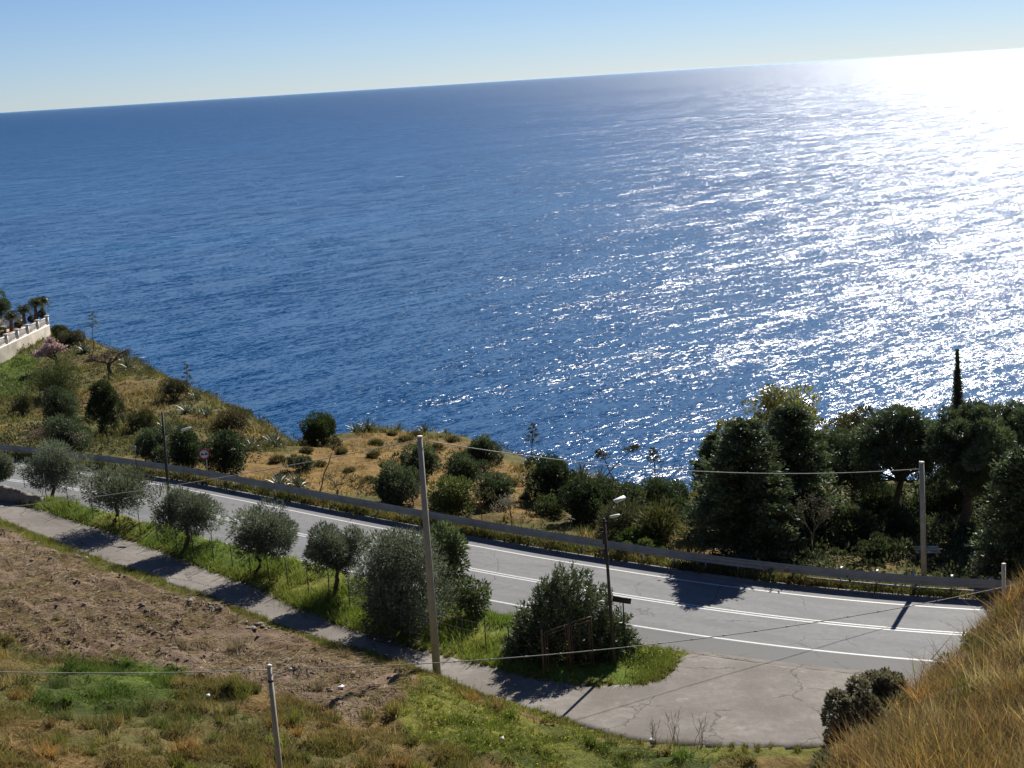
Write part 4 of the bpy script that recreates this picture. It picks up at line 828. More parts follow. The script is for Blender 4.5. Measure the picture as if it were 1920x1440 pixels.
n = 1500; X = rng.uniform(-62, -16, n); Y = rng.uniform(112, 212, n); kk = rng.random(n) < np.clip(.5 + fbm(X, Y, 7, 3, 67) * 1.6, .05, 1)
puffs('hillside_scrub', 'low rough scrub covering the left hillside', 'scrub', X[kk], Y[kk], rng.uniform(.3, .95, int(kk.sum())), [(.085, .09, .038), (.11, .105, .048), (.06, .072, .03), (.14, .115, .06)], 60, .26, .1, flat=.6)
n = 420; X = rng.uniform(-12, 14, n); Y = rng.uniform(84, 128, n); kk = rng.random(n) < np.clip(.4 + fbm(X, Y, 6, 3, 68) * 1.8, .03, 1)
puffs('knoll_scrub', 'low olive scrub scattered over the knoll and behind the guardrail', 'scrub', X[kk], Y[kk], rng.uniform(.2, .55, int(kk.sum())), [(.10, .085, .035), (.13, .105, .05), (.07, .068, .03)], 50, .2, .08, flat=.6)
n = 520; X = rng.uniform(11, 38, n); Y = rng.uniform(73, 101, n)
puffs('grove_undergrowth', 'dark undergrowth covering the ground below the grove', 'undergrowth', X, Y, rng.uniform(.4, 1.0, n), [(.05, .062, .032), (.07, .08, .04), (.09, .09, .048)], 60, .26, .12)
n = 420; X = rng.uniform(-24, 7, n); Y = rng.uniform(46, 70, n); kk = (lookup(INF[2], X, Y) > .3); X, Y = X[kk], Y[kk]; zt = ZZ[np.searchsorted(YS, Y), np.searchsorted(XS, X)]; kk = (zt == 8) | ((zt == 3) & (rng.random(len(X)) < .35)) | ((zt == 2) & (rng.random(len(X)) < .2)) | ((zt == 1) & (rng.random(len(X)) < .12)); X, Y, zt = X[kk], Y[kk], zt[kk]
mb = MB(); hv = rng.uniform(.35, .75, len(X)); blades(mb, X, Y, lookup(GZ, X, Y), hv, .035, gcol(X, Y, zt, .25) * rng.uniform(.7, 1.1, (len(X), 1)), 90, .75); tag(mb.build('tall_tufts', 'grass'), 'taller dry grass tufts standing out of the foreground grass', 'grass', kind='stuff')
n = 520; X = rng.uniform(5, 20, n); Y = rng.uniform(24, 52, n); zt = ZZ[np.searchsorted(YS, Y), np.searchsorted(XS, X)]; kk = zt == 7; X, Y = X[kk], Y[kk]
mb = MB(); hv = rng.uniform(.4, .95, len(X)); blades(mb, X, Y, lookup(GZ, X, Y), hv, .026, pal([C_['orange'], C_['straw'] * 1.15, C_['olive'], C_['ygreen'] * .8, C_['dry'], C_['brown']], len(X), [4, 3, 2, 1, 3, 1]) * 1.25, 80, 1.1); tag(mb.build('mound_tufts', 'grass'), 'rough orange and straw coloured tufts on the near mound', 'grass', kind='stuff')
EX = []; EY = []
for Lp, sg in ((LNw, -1), (LFw, 1)):
    nn_ = normals2(Lp); k_ = rng.integers(0, len(Lp), 3600); o_ = rng.normal(size=3600) * .2 + .16; q = Lp[k_, :2] + nn_[k_] * (sg * o_)[:, None]; EX.append(q[:, 0]); EY.append(q[:, 1])
X = np.concatenate(EX); Y = np.concatenate(EY); G = lookup(GZ, X, Y); kk = vis(X, Y, G) & (lookup(INF[1], X, Y) > .1) & (fbm(X, Y, 1.1, 2, 101) > -.12); X, Y, G = X[kk], Y[kk], G[kk]
mb = MB(); blades(mb, X, Y, G + .03, rng.uniform(.08, .27, len(X)), .035, pal([C_['ygreen'], C_['olive'], C_['dry'], C_['green']], len(X), [3, 3, 3, 1]) * 1.2, 9, .9); tag(mb.build('lane_edge_weeds', 'grass'), 'ragged weeds overgrowing both edges of the lane', 'weeds', kind='stuff')
qs = [atY(px + rng.normal() * 14, py, Y + rng.normal() * .5) for (px, py, Y) in RIDGE[1:7] for _ in range(9)]; X = np.array([q[0] for q in qs]) - .15; Y = np.array([q[1] for q in qs])
puffs('mound_scrub', 'low grey-green scrub along the left edge of the near mound', 'scrub', X, Y, rng.uniform(.14, .4, len(X)), [(.13, .125, .08), (.17, .155, .10), (.20, .18, .11), (.10, .10, .06)], 130, .11, .05, flat=.8)
# straw lying on the tilled soil
X, Y, G, Z = scatter(190000, -42, 0, 46, 104); s_ = (Z == 1) & (rng.random(len(X)) < np.clip(.5 + fbm(X * .75 + Y * .66, (Y * .75 - X * .66) * 3, 3, 3, 71) * 1.8, .03, 1)); X, Y, G = X[s_], Y[s_], G[s_]; n = len(X)
mb = MB(); a = radians(-42) + rng.normal(size=n) * .9; D = np.stack([np.cos(a), np.sin(a), rng.normal(size=n) * .12 + .1], -1); P = np.c_[X, Y, G + .04]
leaves(mb, P, D, rng.uniform(.2, .75, n), .035, pal([(.38, .29, .19), (.30, .22, .145), (.19, .14, .10), (.27, .23, .11)], n))
tag(mb.build('straw', 'dry_leaf'), 'brown straw strewn over the tilled soil', 'straw', kind='stuff')
def rock(mb, c, r, seed=None):
    V = np.array([[sin(t_) * cos(p_), sin(t_) * sin(p_), cos(t_)] for t_ in (.05, .8, 1.5, 2.2, 3.1) for p_ in np.arange(6) * pi / 3 + .3 * t_]); V = V * np.array(r) * rng.uniform(.6, 1.25, (len(V), 1))
    i = np.arange(4)[:, None] * 6; j = np.arange(6)[None]; k_ = (j + 1) % 6; mb.add(V @ rotz(rng.random() * 6) + c, np.stack([i + j, i + 6 + j, i + 6 + k_, i + k_], -1).reshape(-1, 4)); return mb
# clods (uncountable)
X, Y, G, Z = scatter(14000, -42, 0, 46, 104); s_ = (Z == 1) & (rng.random(len(X)) < np.clip(.5 + fbm(X, Y, 5, 3, 73) * 2, .05, 1)); mb = MB()
for x_, y_, g_ in zip(X[s_], Y[s_], G[s_]): r_ = min(rng.lognormal(-3.0, .45), .14); rock(mb, (x_, y_, g_ + r_ * .1), (r_ * 1.6, r_ * 1.1, r_ * .7))
tag(mb.build('soil_clods', 'soil_clod'), 'dark clods of tilled soil on the field', 'soil', kind='stuff')
# yellow flowers
X, Y, G, Z = FGP; s_ = (Z == 3) & (rng.random(len(X)) < .05); n = int(s_.sum()); mb = MB(); P = np.c_[X[s_], Y[s_], G[s_] + rng.uniform(.16, .34, n)]; leaves(mb, P, rdir(n), .055, .055, pal([(.55, .48, .03), (.45, .42, .05)], n)); tag(mb.build('yellow_flowers', 'grass'), 'tiny yellow flowers in the green grass by the pole', 'flowers', kind='stuff')
# ================================================================== THINGS
# ---- guardrail
def rail_pts(o, z): return roff(o, z)
i_a = int(np.argmin(np.abs(ROADM[:, 0] + 56))); i_b = int(np.argmin(np.abs(ROADM[:, 0] - 33)))
gb = np.r_[ROADM[i_a, 0], ROADM[i_a, 1], 0]; G_ = thing('guardrail', (ROADM[i_b, 0], ROADM[i_b, 1], 0), 'long grey steel guardrail along the seaward side of the road', 'guardrail'); G_['_o'] = [float(ROADM[i_b, 0]), float(ROADM[i_b, 1]), 0.0]
OFF = 5.32
prof = [(0, .70), (-.035, .735), (-.035, .79), (.03, .83), (.03, .87), (-.035, .91), (-.035, .96), (.03, 1.0), (.03, 1.04), (-.035, 1.08), (-.035, 1.13), (0, 1.165)]
seg = 8; k0 = i_a; RG = ROADM[:, :2]
wob = fbm(ROADM[:, 0], ROADM[:, 1], 7, 2, 5) * .03
while k0 + seg <= i_b:
    ii = np.arange(k0, k0 + seg + 1); mb = MB(); rows = []
    for (dx, z) in prof: rows.append(np.c_[RG[ii] + RN[ii] * (OFF - .12 + dx + (.012 if (k0 // seg) % 2 else 0)), z - .22 + wob[ii]])
    V = np.stack(rows, 1); L_, K_ = V.shape[:2]; q = np.arange(L_ * K_).reshape(L_, K_); mb.add(V.reshape(-1, 3), np.stack([q[:-1, :-1], q[1:, :-1], q[1:, 1:], q[:-1, 1:]], -1).reshape(-1, 4))
    Vb = V.copy(); Vb[..., :2] += (RN[ii] * .006)[:, None]; mb.add(Vb.reshape(-1, 3), np.stack([q[:-1, :-1], q[:-1, 1:], q[1:, 1:], q[1:, :-1]], -1).reshape(-1, 4))
    mb.build('beam', 'rail_steel', G_, True)
    mb = MB(); addtube(mb, np.c_[RG[ii] + RN[ii] * (OFF - .07), .31 + wob[ii]], .05, 6)
    if RG[ii[0], 0] > 9.5: mb.build('lower_rail', 'rail_steel', G_, True)
    k0 += seg
pm = None
for k_ in range(i_a, i_b, 4):
    if pm is None:
        mb = MB(); addbox(mb, (0, 0, .42), (.10, .07, 1.24)); o = mb.build('post', 'galvanised', G_, origin=(0, 0, 0)); pm = o.data; o.parent = None; COL.objects.unlink(o)
        mb = MB(); addbox(mb, (0, 0, .47), (.10, .07, 1.24)); addbox(mb, (.03, 0, 1.14), (.34, .11, .11)); o2 = mb.build('post', 'galvanised', G_, origin=(0, 0, 0)); pm2 = o2.data; bpy.data.objects.remove(o2); bpy.data.objects.remove(o)
    o = bpy.data.objects.new('post', pm2 if RG[k_, 0] > 12 else pm); COL.objects.link(o); o.parent = G_
    q = RG[k_] + RN[k_] * (OFF + .06) - np.array(G_['_o'][:2]); o.location = (q[0], q[1], wob[k_] - .22); o.rotation_euler = (0, 0, atan2(RN[k_, 1], RN[k_, 0]))

# ---- poles and wires
def pole(name, label, base, top, r0, r1, mat='concrete_pole', cat='pole', cap=True, sides=10):
    t_ = thing(name, base, label, cat); mb = MB(); base = np.asarray(base, float); top = np.asarray(top, float); d = (top - base) / np.linalg.norm(top - base)
    addtube(mb, np.array([base - d * .4, base + (top - base) * .5, top]), [r0, (r0 + r1) / 2, r1], sides); mb.build('shaft', mat, t_, True)
    if cap: mb = MB(); addtube(mb, np.array([top + d * .002, top + d * .06]), r1 * 1.12, sides); mb.build('cap', 'white_stone', t_, True)
    return t_
b = on(820, 1272); b[2] = gz(b[0], b[1]); top = atY(787, 820, b[1]); PT = top.copy(); MP = pole('concrete_pole', 'tall pale concrete utility pole beside the lane', b, top, .19, .115)
mb = MB(); addtube(mb, np.array([top + [-.2, 0, -.22], top + [.2, 0, -.22]]), .02, 6); mb.build('bracket', 'dark_metal', MP)
q = atY(1733, 1104, 75.0); b = np.array([q[0], 75.0, gz(q[0], 75.0)]); top = atY(1728, 868, 75.0); RT = top.copy(); pole('concrete_pole', 'concrete utility pole behind the guardrail in front of the pines', b, top, .15, .12)
top = atY(505, 1250, 44); b = np.array([top[0] + .02, 44.0, gz(top[0], 44)]); NT = top.copy(); NP = pole('concrete_post', 'slim square concrete post in the dry grass at the bottom left', b, top, .105, .075, sides=4)
mb = MB(); addtube(mb, np.array([top + [0, 0, -.48], top + [0, 0, -.42]]), .095, 8); mb.build('strap', 'dark_metal', NP)
top = atY(1882, 1060, 47.5); b = np.array([top[0], 47.5, gz(top[0], 47.5)]); pole('marker_post', 'short pale post on top of the near grass mound', b, top, .065, .06, mat='white_stone', cat='post')
def wire(name, label, A, Bp, sag, r=.019, mat='pale_wire', n=40, wrap=False):
    A = np.asarray(A, float); Bp = np.asarray(Bp, float); u_ = np.linspace(0, 1, n)[:, None]; p_ = A + (Bp - A) * u_; p_[:, 2] -= (4 * sag * u_ * (1 - u_))[:, 0]
    mb = MB(); addtube(mb, p_, r, 5); t_ = thing(name, A, label, 'cable'); mb.build('strand', mat, t_, True)
    if wrap:
        mb = MB(); L_ = np.linalg.norm(Bp - A); m_ = int(L_ / 1.1)
        for f in (np.arange(m_) + .5) / m_: c = A + (Bp - A) * f - [0, 0, 4 * sag * f * (1 - f)]; d = (Bp - A) / L_; addtube(mb, np.array([c - d * .06, c + d * .06]), r * 1.55, 5)
        mb.build('wrap_tie', 'pale_wire', t_, True)['kind'] = 'stuff'
wire('power_line', 'overhead cable from the tall concrete pole to the right pole', PT - [0, 0, .1], RT - [0, 0, .3], .75)
wire('power_line', 'overhead cable running left from the tall concrete pole', PT - [0, 0, .1], atY(-330, 968, 110), .9)
wire('telephone_cable', 'near cable running right from the slim post across the road view', NT - [0, 0, .12] + [.6, 0, 0], atY(2050, 1062, 52), .75, .015, wrap=True, n=60)
wire('telephone_cable', 'near cable running left from the slim post', NT - [0, 0, .1], atY(-320, 1246, 45), .18, .014)
mb = MB(); A = NT - [0, 0, .12]; u_ = np.linspace(0, 1, 12)[:, None]; p_ = A + np.array([.6, 0, 0]) * u_; p_[:, 2] -= (np.sin(u_ * pi) * .1)[:, 0]; t_ = thing('cable_loop', A, 'short slack cable loop at the slim post top', 'cable'); addtube(mb, p_, .018, 5); mb.build('strand', 'pale_wire', t_); mb = MB(); addbox(mb, A + [.62, 0, -.02], (.09, .06, .09)); mb.build('clamp', 'pale_wire', t_)
# ---- street lamps
def head(mb, c, L, Wd, T, az, tilt):
    ax = np.array([[cos(az) * cos(tilt), sin(az) * cos(tilt), sin(tilt)], [-sin(az), cos(az), 0], [-cos(az) * sin(tilt), -sin(az) * sin(tilt), cos(tilt)]]); V = []
    for x_, w_, h_ in ((-.5, .45, .6), (-.42, .8, 1), (.1, 1, 1), (.42, .85, .8), (.5, .5, .4)):
        for y_, z_ in ((-.5, -.5), (.5, -.5), (.42, .35), (0, .5), (-.42, .35)): V.append([x_ * L, y_ * Wd * w_, z_ * T * h_])
    V = np.array(V) @ ax + c; i = np.arange(4)[:, None] * 5; j = np.arange(5)[None]; k_ = (j + 1) % 5; mb.add(V, np.stack([i + j, i + k_, i + 5 + k_, i + 5 + j], -1).reshape(-1, 4)); mb.add(V[:5], [[0, 1, 2, 3, 4]][0:1]); mb.add(V[-5:], [[4, 3, 2, 1, 0]])
Yl = on(1152, 1248)[1]; b = atY(1152, 1248, Yl); b[2] = gz(b[0], Yl); top = atY(1133, 972, Yl)
LJ = thing('street_lamp', b, 'rusty street lamp with two pale heads rising from the oleander', 'street lamp')
mb = MB(); addtube(mb, np.array([b - [0, 0, .3], b + (top - b) * .55, top]), [.085, .072, .06], 10); mb.build('pole', 'weathered_steel', LJ, True)
c1 = atY(1162, 936, Yl); c2 = atY(1153, 967, Yl - .15)
mb = MB(); addtube(mb, np.array([top - [0, 0, .1], top + (c1 - top) * .5 + [0, 0, .1], c1 - [.1, 0, .06]]), .03, 6); mb.build('arm', 'dark_metal', LJ)
mb = MB(); addbox(mb, c1, (.52, .36, .07), np.array([[.93, .2, .3], [-.2, .98, 0], [-.3, -.05, .95]])); hd = mb.build('lamp_head', 'white_paint', LJ); 
mb = MB(); addbox(mb, c1 - [.0, .0, .05], (.40, .26, .04), np.array([[.93, .2, .3], [-.2, .98, 0], [-.3, -.05, .95]])); o = mb.build('lamp_glass', 'lamp_glass', hd, origin=LJ['_o'])
mb = MB(); addtube(mb, np.array([top - [0, 0, .25], c2 - [.1, 0, .02]]), .022, 6); mb.build('arm', 'dark_metal', LJ)
mb = MB(); head(mb, c2, .46, .17, .1, .15, .12); mb.build('lamp_head', 'white_paint', LJ)
mb = MB(); addbox(mb, top - [.05, .09, .85], (.17, .13, .55)); mb.build('control_box', 'dark_metal', LJ); mb = MB(); addbox(mb, top - [.06, .09, 1.6], (.13, .11, .5)); mb.build('control_box', 'dark_metal', LJ)
mb = MB(); addtube(mb, np.array([top + [-.28, -.05, -.18], top + [.12, -.05, -.12]]), .02, 5); mb.build('bracket', 'dark_metal', LJ)
Yl = 93.5; b = atY(321, 990, Yl); b[2] = gz(b[0], Yl); top = atY(304, 772, Yl); LL = thing('street_lamp', b, 'dark street lamp with one white head at far left', 'street lamp')
mb = MB(); addtube(mb, np.array([b - [0, 0, .3], b + (top - b) * .5, top]), [.11, .09, .06], 10); mb.build('pole', 'dark_metal', LL, True)
c1 = atY(349, 804, Yl - .2); mb = MB(); addtube(mb, np.array([top + (b - top) * .2, top + (b - top) * .19 + (c1 - top) * [.5, .5, 0] + [0, 0, .12], c1 - [.2, 0, .02]]), .025, 6); mb.build('arm', 'dark_metal', LL)
mb = MB(); head(mb, c1, .62, .24, .13, .1, .22); mb.build('lamp_head', 'white_paint', LL)
# ---- road sign: no overtaking, seen over the rail
Yl = 103.5; c = atY(383, 851, Yl); b = np.array([c[0] + .1, Yl + .03, gz(c[0], Yl)]); SG = thing('road_sign', b, 'round white road sign with red ring behind the guardrail', 'road sign')
mb = MB(); addtube(mb, np.array([b - [0, 0, .3], [b[0], b[1], c[2] + .38]]), .03, 8); mb.build('pole', 'galvanised', SG, True)
def disc(c, r0, r1, y, th=.012, n=28):
    mb = MB(); an_ = np.arange(n) * 2 * pi / n; V = []
    for yy in (y, y + th):
        for r_ in ((r0, r1) if r0 > 0 else (r1,)): V.append(np.stack([c[0] + np.cos(an_) * r_, np.full(n, c[1] + yy), c[2] + np.sin(an_) * r_], -1))
    j = np.arange(n); k_ = (j + 1) % n
    if r0 > 0:
        mb.add(np.concatenate(V), np.concatenate([np.stack([j, n + j, n + k_, k_], -1), np.stack([2 * n + j, 2 * n + k_, 3 * n + k_, 3 * n + j], -1), np.stack([n + j, 3 * n + j, 3 * n + k_, n + k_], -1), np.stack([j, k_, 2 * n + k_, 2 * n + j], -1)]))
    else:
        mb.add(np.concatenate(V), np.stack([j, n + j, n + k_, k_], -1)); mb.f.append(np.arange(n)[None, :]); mb.f.append((2 * n - 1 - np.arange(n))[None, :])
    return mb
disc(c, 0, .41, -.045).build('panel', 'sign_white', SG); disc(c, .31, .415, -.06).build('ring', 'sign_red', SG)
for dx in (-.13, .13):
    mb = MB(); addbox(mb, c + [dx, -.052, -.03], (.20, .006, .07)); addbox(mb, c + [dx, -.052, .035], (.13, .006, .06), taper=.8)
    for wx in (-.07, .07): addbox(mb, c + [dx + wx, -.052, -.085], (.045, .006, .04))
    mb.build('car_symbol', 'sign_black', SG)
Yl = 107; c = atY(253, 846, Yl); b = np.array([c[0], Yl, gz(c[0], Yl)]); t_ = thing('marker_post', b, 'small grey roadside marker on a thin post at far left', 'marker'); mb = MB(); addtube(mb, np.array([b - [0, 0, .2], c + [0, 0, .1]]), .03, 6); mb.build('post', 'dark_metal', t_); mb = MB(); addbox(mb, c + [0, -.05, .22], (.2, .04, .32)); mb.build('reflector', 'galvanised', t_)
# ---- direction sign at the junction, shade of its back put into the black board
Yl = 66.6; c = atY(1166, 1125, Yl); b = np.array([c[0] + .05, Yl + .05, gz(c[0], Yl)]); t_ = thing('direction_sign', b, 'dark narrow direction board sticking out of the oleander', 'sign'); mb = MB(); addbox(mb, c, (.84, .05, .26), np.array([[.975, -.05, -.2], [.05, .998, 0], [.2, -.01, .98]])); mb.build('board', 'sign_black', t_); mb = MB(); addtube(mb, np.array([b - [0, 0, .2], [b[0], b[1], c[2]]]), .035, 6); mb.build('post', 'dark_metal', t_)
# ---- rusty gate
Yg = on(1018, 1258)[1] - .7; A = atY(1021, 1186, Yg); Bm = atY(1064, 1170, Yg + .3); Cm = atY(1108, 1156, Yg + .7); g0 = gz(A[0], Yg); GT = thing('rusty_gate', (A[0], A[1], g0), 'open rusty steel frame gate in front of the oleander', 'gate')
def leafg(P, Q, name):
    mb = MB(); zb = g0 + .12; 
    for e in (P, Q): addtube(mb, np.array([[e[0], e[1], g0 - .1], [e[0], e[1], e[2]]]), .026, 6)
    addtube(mb, np.array([P, Q]), .026, 6); d = (Q - P); ii = P + d * .1 - [0, 0, .16]; jj = P + d * .9 - [0, 0, .16]
    addtube(mb, np.array([ii, jj]), .022, 6)
    for e in (ii, jj): addtube(mb, np.array([e, [e[0], e[1], zb + .1]]), .022, 6)
    addtube(mb, np.array([[ii[0], ii[1], zb + .1], [jj[0], jj[1], zb + .1]]), .016, 6); fr = mb.build('frame', 'rust', GT)
    for k_ in range(9):
        f = (k_ + 1) / 10; z_ = f; mb = MB(); a_ = ii.copy(); b_ = jj.copy(); a_[2] = ii[2] + (zb + .1 - ii[2]) * f; b_[2] = jj[2] + (zb + .1 - jj[2]) * f; addtube(mb, np.array([a_, b_]), .006, 4); mb.build('bar', 'rust', fr, origin=GT['_o'])
leafg(A, Bm, 'leaf'); leafg(Bm + [.06, .02, .02], Cm, 'leaf')
mb = MB(); q = atY(1015, 1180, Yg - .1); addtube(mb, np.array([[q[0], q[1], g0 - .2], q]), .05, 8); mb.build('gate_post', 'rust', GT)
# ---- field fence along the strip
FPX = [(48, 918), (88, 938), (130, 956), (175, 972), (224, 992), (265, 1012), (297, 1020), (331, 1030), (364, 1042), (401, 1056), (437, 1068), (470, 1078), (506, 1090), (541, 1102), (579, 1118), (618, 1130), (656, 1143), (698, 1158), (738, 1172), (826, 1200), (866, 1213), (912, 1222), (955, 1232), (1000, 1250)]
FB = [on(x_, y_) for x_, y_ in FPX]; FE = thing('wire_fence', FB[0], 'thin dark wire fence along the olive strip', 'fence')
for p_ in FB:
    mb = MB(); ln_ = rng.normal(size=2) * .05; z_ = gz(p_[0], p_[1]); addtube(mb, np.array([[p_[0], p_[1], z_ - .2], [p_[0] + ln_[0], p_[1] + ln_[1], z_ + rng.uniform(1.45, 1.75)]]), .026, 5); mb.build('post', 'dark_metal', FE)
for hz in (.4, .85, 1.3): 
    mb = MB(); addtube(mb, np.array([[p_[0], p_[1], gz(p_[0], p_[1]) + hz] for p_ in FB]), .006, 3); mb.build('wire', 'dark_metal', FE)
for lb_, (tx, ty, bx, by) in zip(['thin leaning stake by the road at the far left edge', 'thin leaning stake beside the left lamp pole', 'thin leaning stake between two olive trees at the roadside', 'dark leaning stake in front of the white centre lines'], [(31, 855, 25, 890), (306, 904, 298, 935), (452, 952, 436, 1000), (547, 1000, 538, 1040)]):
    b = on(bx, by); top = atY(tx, ty, b[1]); t_ = thing('stake', b, lb_, 'stake'); mb = MB(); addtube(mb, np.array([b - [0, 0, .2], (b + top) / 2, top]), .035, 6); mb.build('shaft', 'dark_metal', t_)
# ---- low stone wall at the left
W0 = on(-80, 925); W1 = on(78, 944); t_ = thing('stone_wall', W1, 'low rough stone wall beside the lane at far left', 'wall'); nW = 22
hgt = np.interp(np.linspace(0, 1, nW), [0, .55, 1], [1.05, .95, .35]) + rng.normal(size=nW) * .05; mb = MB(); d = (W1 - W0)[:2]; nrm = np.array([-d[1], d[0]]) / np.linalg.norm(d); V = []
for k_ in range(nW):
    c = W0[:2] + d * k_ / (nW - 1); g_ = gz(*c)
    for s_, z_ in ((-.22, -.3), (-.2, hgt[k_] - .1), (-.1, hgt[k_]), (.12, hgt[k_] + .02), (.22, hgt[k_] - .12), (.24, -.3)): V.append([*(c + nrm * (s_ + rng.normal() * .025)), g_ + z_ + rng.normal() * .02])
q = np.arange(nW * 6).reshape(nW, 6); mb.add(V, np.concatenate([np.stack([q[:-1, :-1], q[1:, :-1], q[1:, 1:], q[:-1, 1:]], -1).reshape(-1, 4)])); mb.f.append(q[-1:][:, ::-1]); mb.f.append(q[:1]); mb.build('masonry', 'stone', t_)
for k_ in range(12):
    f = rng.random(); c = W0[:2] + d * f; mb = MB(); rock(mb, (c[0], c[1], gz(*c) + np.interp(f, [0, .55, 1], [1.05, .95, .35])), (.26, .2, .1)); mb.build('cap_stone', 'stone', t_)
# ---- stones
def stones(label, group, pts, rr, mat='stone'):
    for (px, py) in pts:
        b = on(px, py); r_ = rng.uniform(*rr); mb = MB(); rock(mb, b + [0, 0, r_ * .1], np.array([1.2, .9, .5]) * r_ * .85 * rng.uniform(.7, 1.25, 3)); tag(mb.build('stone', mat, origin=b), label, 'stone', group)
def heap(label, group, px, py, sx, sy, n, rr): stones(label, group, [(px + rng.normal() * sx, py + rng.normal() * sy) for _ in range(n)], rr)
heap('pale stone in the upper scatter along the field edge', 'stones of the upper scatter', 135, 1035, 26, 9, 14, (.12, .28))
heap('stone in the rubble heap second from the tall pole', 'stones of the second heap', 412, 1140, 18, 8, 14, (.12, .26))
heap('stone in the long rubble heap uphill on the field edge', 'stones of the long heap', 350, 1122, 22, 8, 13, (.1, .24))
heap('dark stone in the heap in mid-field', 'stones of the mid heap', 482, 1180, 20, 9, 14, (.12, .26))
heap('stone in the heap nearest the tall pole', 'stones of the nearest heap', 585, 1200, 16, 8, 12, (.12, .28))
heap('small pale stone scattered among the field clods', 'scattered field stones', 250, 1085, 90, 30, 22, (.06, .14))
heap('pale stone lying in the grass of the near mound edge', 'stones of the mound', 1650, 1365, 45, 45, 20, (.06, .15))
for lb_, px, py in (('crumpled white plastic bag on the field edge', 390, 1310), ('white paper scrap beside the tall pole shadow', 640, 1292)):
    b = on(px, py); mb = MB(); rock(mb, b + [0, 0, .05], (.19, .12, .07)); tag(mb.build('litter', 'plastic_white', origin=b), lb_, 'litter')
for lb_, px, py in (('white stone at the apron edge beside the dry weed', 1222, 1392), ('small white stone in the green grass', 942, 1392)):
    b = on(px, py); mb = MB(); rock(mb, b + [0, 0, .06], (.17, .12, .09)); tag(mb.build('stone', 'white_stone', origin=b), lb_, 'stone')
b = on(1745, 1064, 74); t_ = thing('pallet', b, 'small stack of pale slats behind the guardrail beside the right pole', 'pallet')
for k_ in range(5): mb = MB(); addbox(mb, b + [.1, .12 * k_ + .8, .55 + .05 * k_], (1.3, .09, .03), rotz(-.2)); mb.build('slat', 'white_stone', t_)
mb = MB(); addbox(mb, b + [-.3, 1.05, .3], (.1, .5, .6)); mb.build('support', 'bark', t_); mb = MB(); addbox(mb, b + [.5, 1.05, .3], (.1, .5, .6)); mb.build('support', 'bark', t_)
# ---- terrace on the far left
ZT = -2.7; A = at(93, 610, ZT); Bq = at(-2, 655, ZT); dr_ = (Bq - A) / np.linalg.norm(Bq - A); A2 = A; B2 = A + dr_ * 42; far = at(70, 596, ZT); df = (far - A); lf_ = np.array([-abs(dr_[1]), dr_[0] * -np.sign(dr_[1]) * 1.0, 0]); lf_ = np.array([dr_[1], -dr_[0], 0]); 
if lf_[0] > 0: lf_ = -lf_
D1 = A + lf_ * 40 + np.array([0, 4.0, 0]); D0 = B2 + lf_ * 40
TR = thing('terrace', (A[0], A[1], ZT - 3), 'white-railed seaside terrace with pinkish paving on the far left', 'terrace')
mb = MB(); V = np.array([A, B2, D0, D1]); Vb = V - [0, 0, 4.5]; mb.add(np.concatenate([V - [0, 0, .02], Vb]), [[0, 1, 5, 4], [1, 2, 6, 5], [2, 3, 7, 6], [3, 0, 4, 7]]); mb.build('retaining_wall', 'wall_render', TR)
mb = MB(); mb.add(V + [0, 0, .0], [[0, 3, 2, 1]]); mb.build('paving', 'terrace_tile', TR)
def edge_rail(P0, P1, name_n, hp=1.25):
    L_ = np.linalg.norm(P1 - P0); d = (P1 - P0) / L_; az = atan2(d[1], d[0]); n_ = int(L_ // 3.6)
    mb = MB(); addbox(mb, (P0 + P1) / 2 + [0, 0, .03], (L_ + .3, .5, .16), rotz(az)); mb.build('coping', 'white_stone', TR)
    for k_ in range(n_ + 1):
        c = P0 + d * (k_ * L_ / n_); mb = MB(); addbox(mb, c + [0, 0, .68], (.42, .42, 1.14), rotz(az)); addbox(mb, c + [0, 0, 1.31], (.55, .55, .11), rotz(az)); mb.build('pillar', 'white_stone', TR)
        if k_ < n_:
            c2 = P0 + d * ((k_ + .5) * L_ / n_); mb = MB(); w_ = L_ / n_ - .5
            for zz in (.16, 1.02): addbox(mb, c2 + [0, 0, zz + .06], (w_, .14, .08), rotz(az))
            m_ = 14
            for s_ in range(m_): q = c2 + d * ((s_ + .5) / m_ - .5) * w_; addbox(mb, q + [0, 0, .64], (.09, .09, .77), rotz(az))
            mb.build('balustrade_panel', 'white_stone', TR)
edge_rail(A + lf_ * .3, B2 + lf_ * .3, 0); edge_rail(A + lf_ * 4.2 + [0, .6, 0], D1 + [0, -.2, 0], 0)
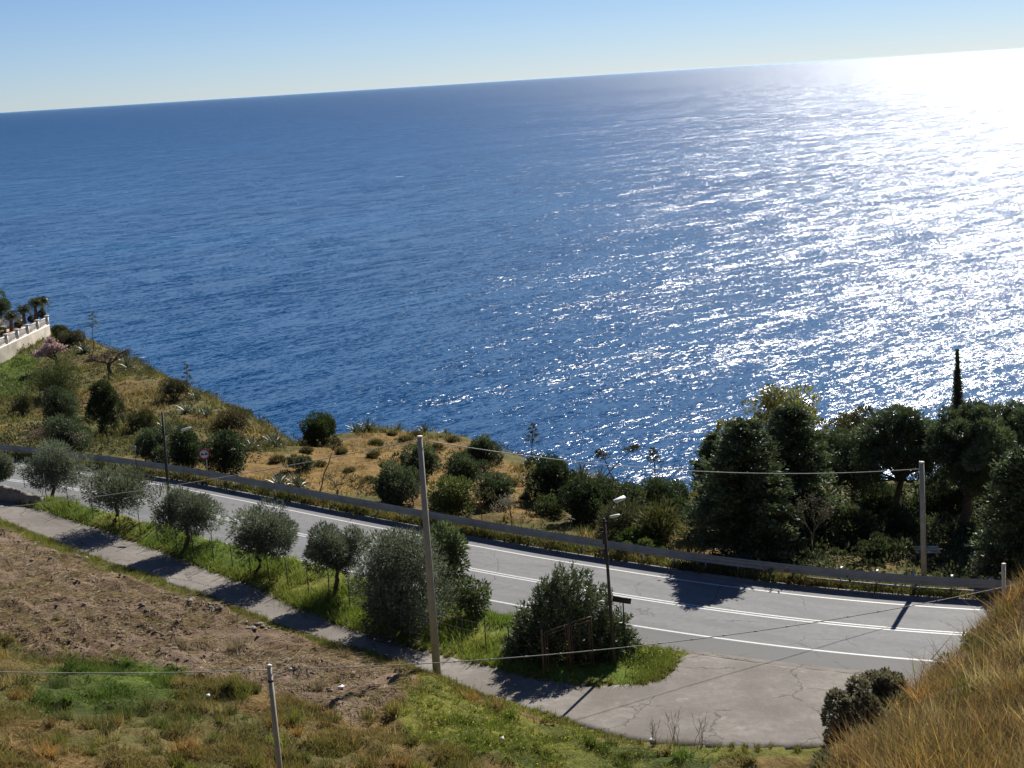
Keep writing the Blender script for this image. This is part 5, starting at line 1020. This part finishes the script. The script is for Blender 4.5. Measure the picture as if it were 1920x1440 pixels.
def palm(label, px, ptop, pbase, s=1.0):
    b = at(px, pbase, ZT); top = atY(px, ptop, b[1]); h = (top[2] - b[2]) * .78; t_ = thing('palm_tree', b, label, 'palm tree', 'palms on the terrace'); mb = MB(); u_ = np.linspace(0, 1, 8); addtube(mb, np.c_[b[0] + .1 * u_, np.full(8, b[1]), b[2] + h * u_], np.interp(u_, [0, .2, 1], [.32, .28, .2]) * s, 8); mb.build('trunk', 'bark', t_, True); lb = MB(); c = b + [.1, 0, h]
    for i in range(30):
        a = i * 2.4; el = np.interp(i / 30, [0, 1], [-.5, 1.4]); L_ = 1.25 * s * rng.uniform(.8, 1.1); u_ = np.linspace(.1, 1, 12); f = np.array([cos(a), sin(a), 0]); P = c + f * (np.cos(el) * L_ * u_)[:, None] + np.array([0, 0, 1]) * (np.sin(el) * L_ * u_ - .35 * L_ * u_ ** 2)[:, None]
        addtube(lb, P[::4], .02, 3, (.06, .06, .03), cap=False)
        for sd_ in (-1, 1): leaves(lb, P, f * .6 + np.array([-sin(a), cos(a), -.2]) * sd_, .42 * s, .09, pal([(.07, .08, .03), (.045, .055, .022), (.11, .10, .05)], 12))
    lb.build('fronds', 'leaf', t_)
palm('leftmost palm on the terrace, leaning over a table', 22, 586, 621); palm('palm on the terrace behind the second balustrade panel', 46, 574, 608); palm('palm at the terrace corner, left of the last pair', 68, 560, 599); palm('palm closest to the terrace lamp globe', 80, 556, 594)
b = at(86, 592, ZT); top = atY(86, 563, b[1]); t_ = thing('globe_lamp', b, 'white globe lamp on the terrace corner', 'lamp'); mb = MB(); addtube(mb, np.array([b, top]), .06, 6); mb.build('post', 'white_stone', t_); mb = MB(); r_ = .3
V = np.array([[sin(t0) * cos(p0), sin(t0) * sin(p0), cos(t0)] for t0 in np.linspace(.01, pi - .01, 8) for p0 in np.arange(12) * pi / 6]) * r_ + top; i = np.arange(7)[:, None] * 12; j = np.arange(12)[None]; k_ = (j + 1) % 12; mb.add(V, np.stack([i + j, i + 12 + j, i + 12 + k_, i + k_], -1).reshape(-1, 4)); mb.build('globe', 'lamp_glass', t_, True)
def potted(label, px, py, w_, h_, cols):
    b = at(px, py, ZT); t_ = thing('terrace_plant', b, label, 'plant', 'plants on the terrace'); mb = MB(); addtube(mb, np.array([b + [0, 0, .01], b + [0, 0, .4]]), [.25, .34], 8); mb.build('pot', 'rust', t_); n = 900; mb = MB(); d = rdir(n); leaves(mb, b + [0, 0, h_ * .5] + d * np.array([w_, w_, h_]) * .26, d + rdir(n) * .4, .24, .1, pal(cols, n)); mb.build('foliage', 'leaf', t_)
potted('low dark plant between the two left palms', 36, 615, 1.6, 1.1, G_BUSH); potted('dark red plant before the corner palms', 61, 606, 1.7, 1.2, [(.09, .03, .025), (.05, .04, .02)]); potted('dark green plant at the terrace corner', 79, 597, 1.6, 1.3, G_BUSH); potted('orange-green plant at the picture edge on the terrace', 1, 612, 1.5, 1.3, [(.22, .10, .03), (.06, .07, .02)]); potted('green round plant lowest on the terrace', 4, 630, 1.7, 1.3, [(.06, .09, .02), (.08, .10, .03)])
b = atY(2, 592, 232); b[2] = gz(b[0], b[1]); tree('terrace_tree', 'dark tree behind the terrace at the left edge', 'tree', b, 3.4, 1.8, htop(2, 552, b), G_BUSH, nclump=22, npl=260, L=.3, W=.12, tr=.16)
for o in ROOTS:
    if '_o' in o: del o['_o']
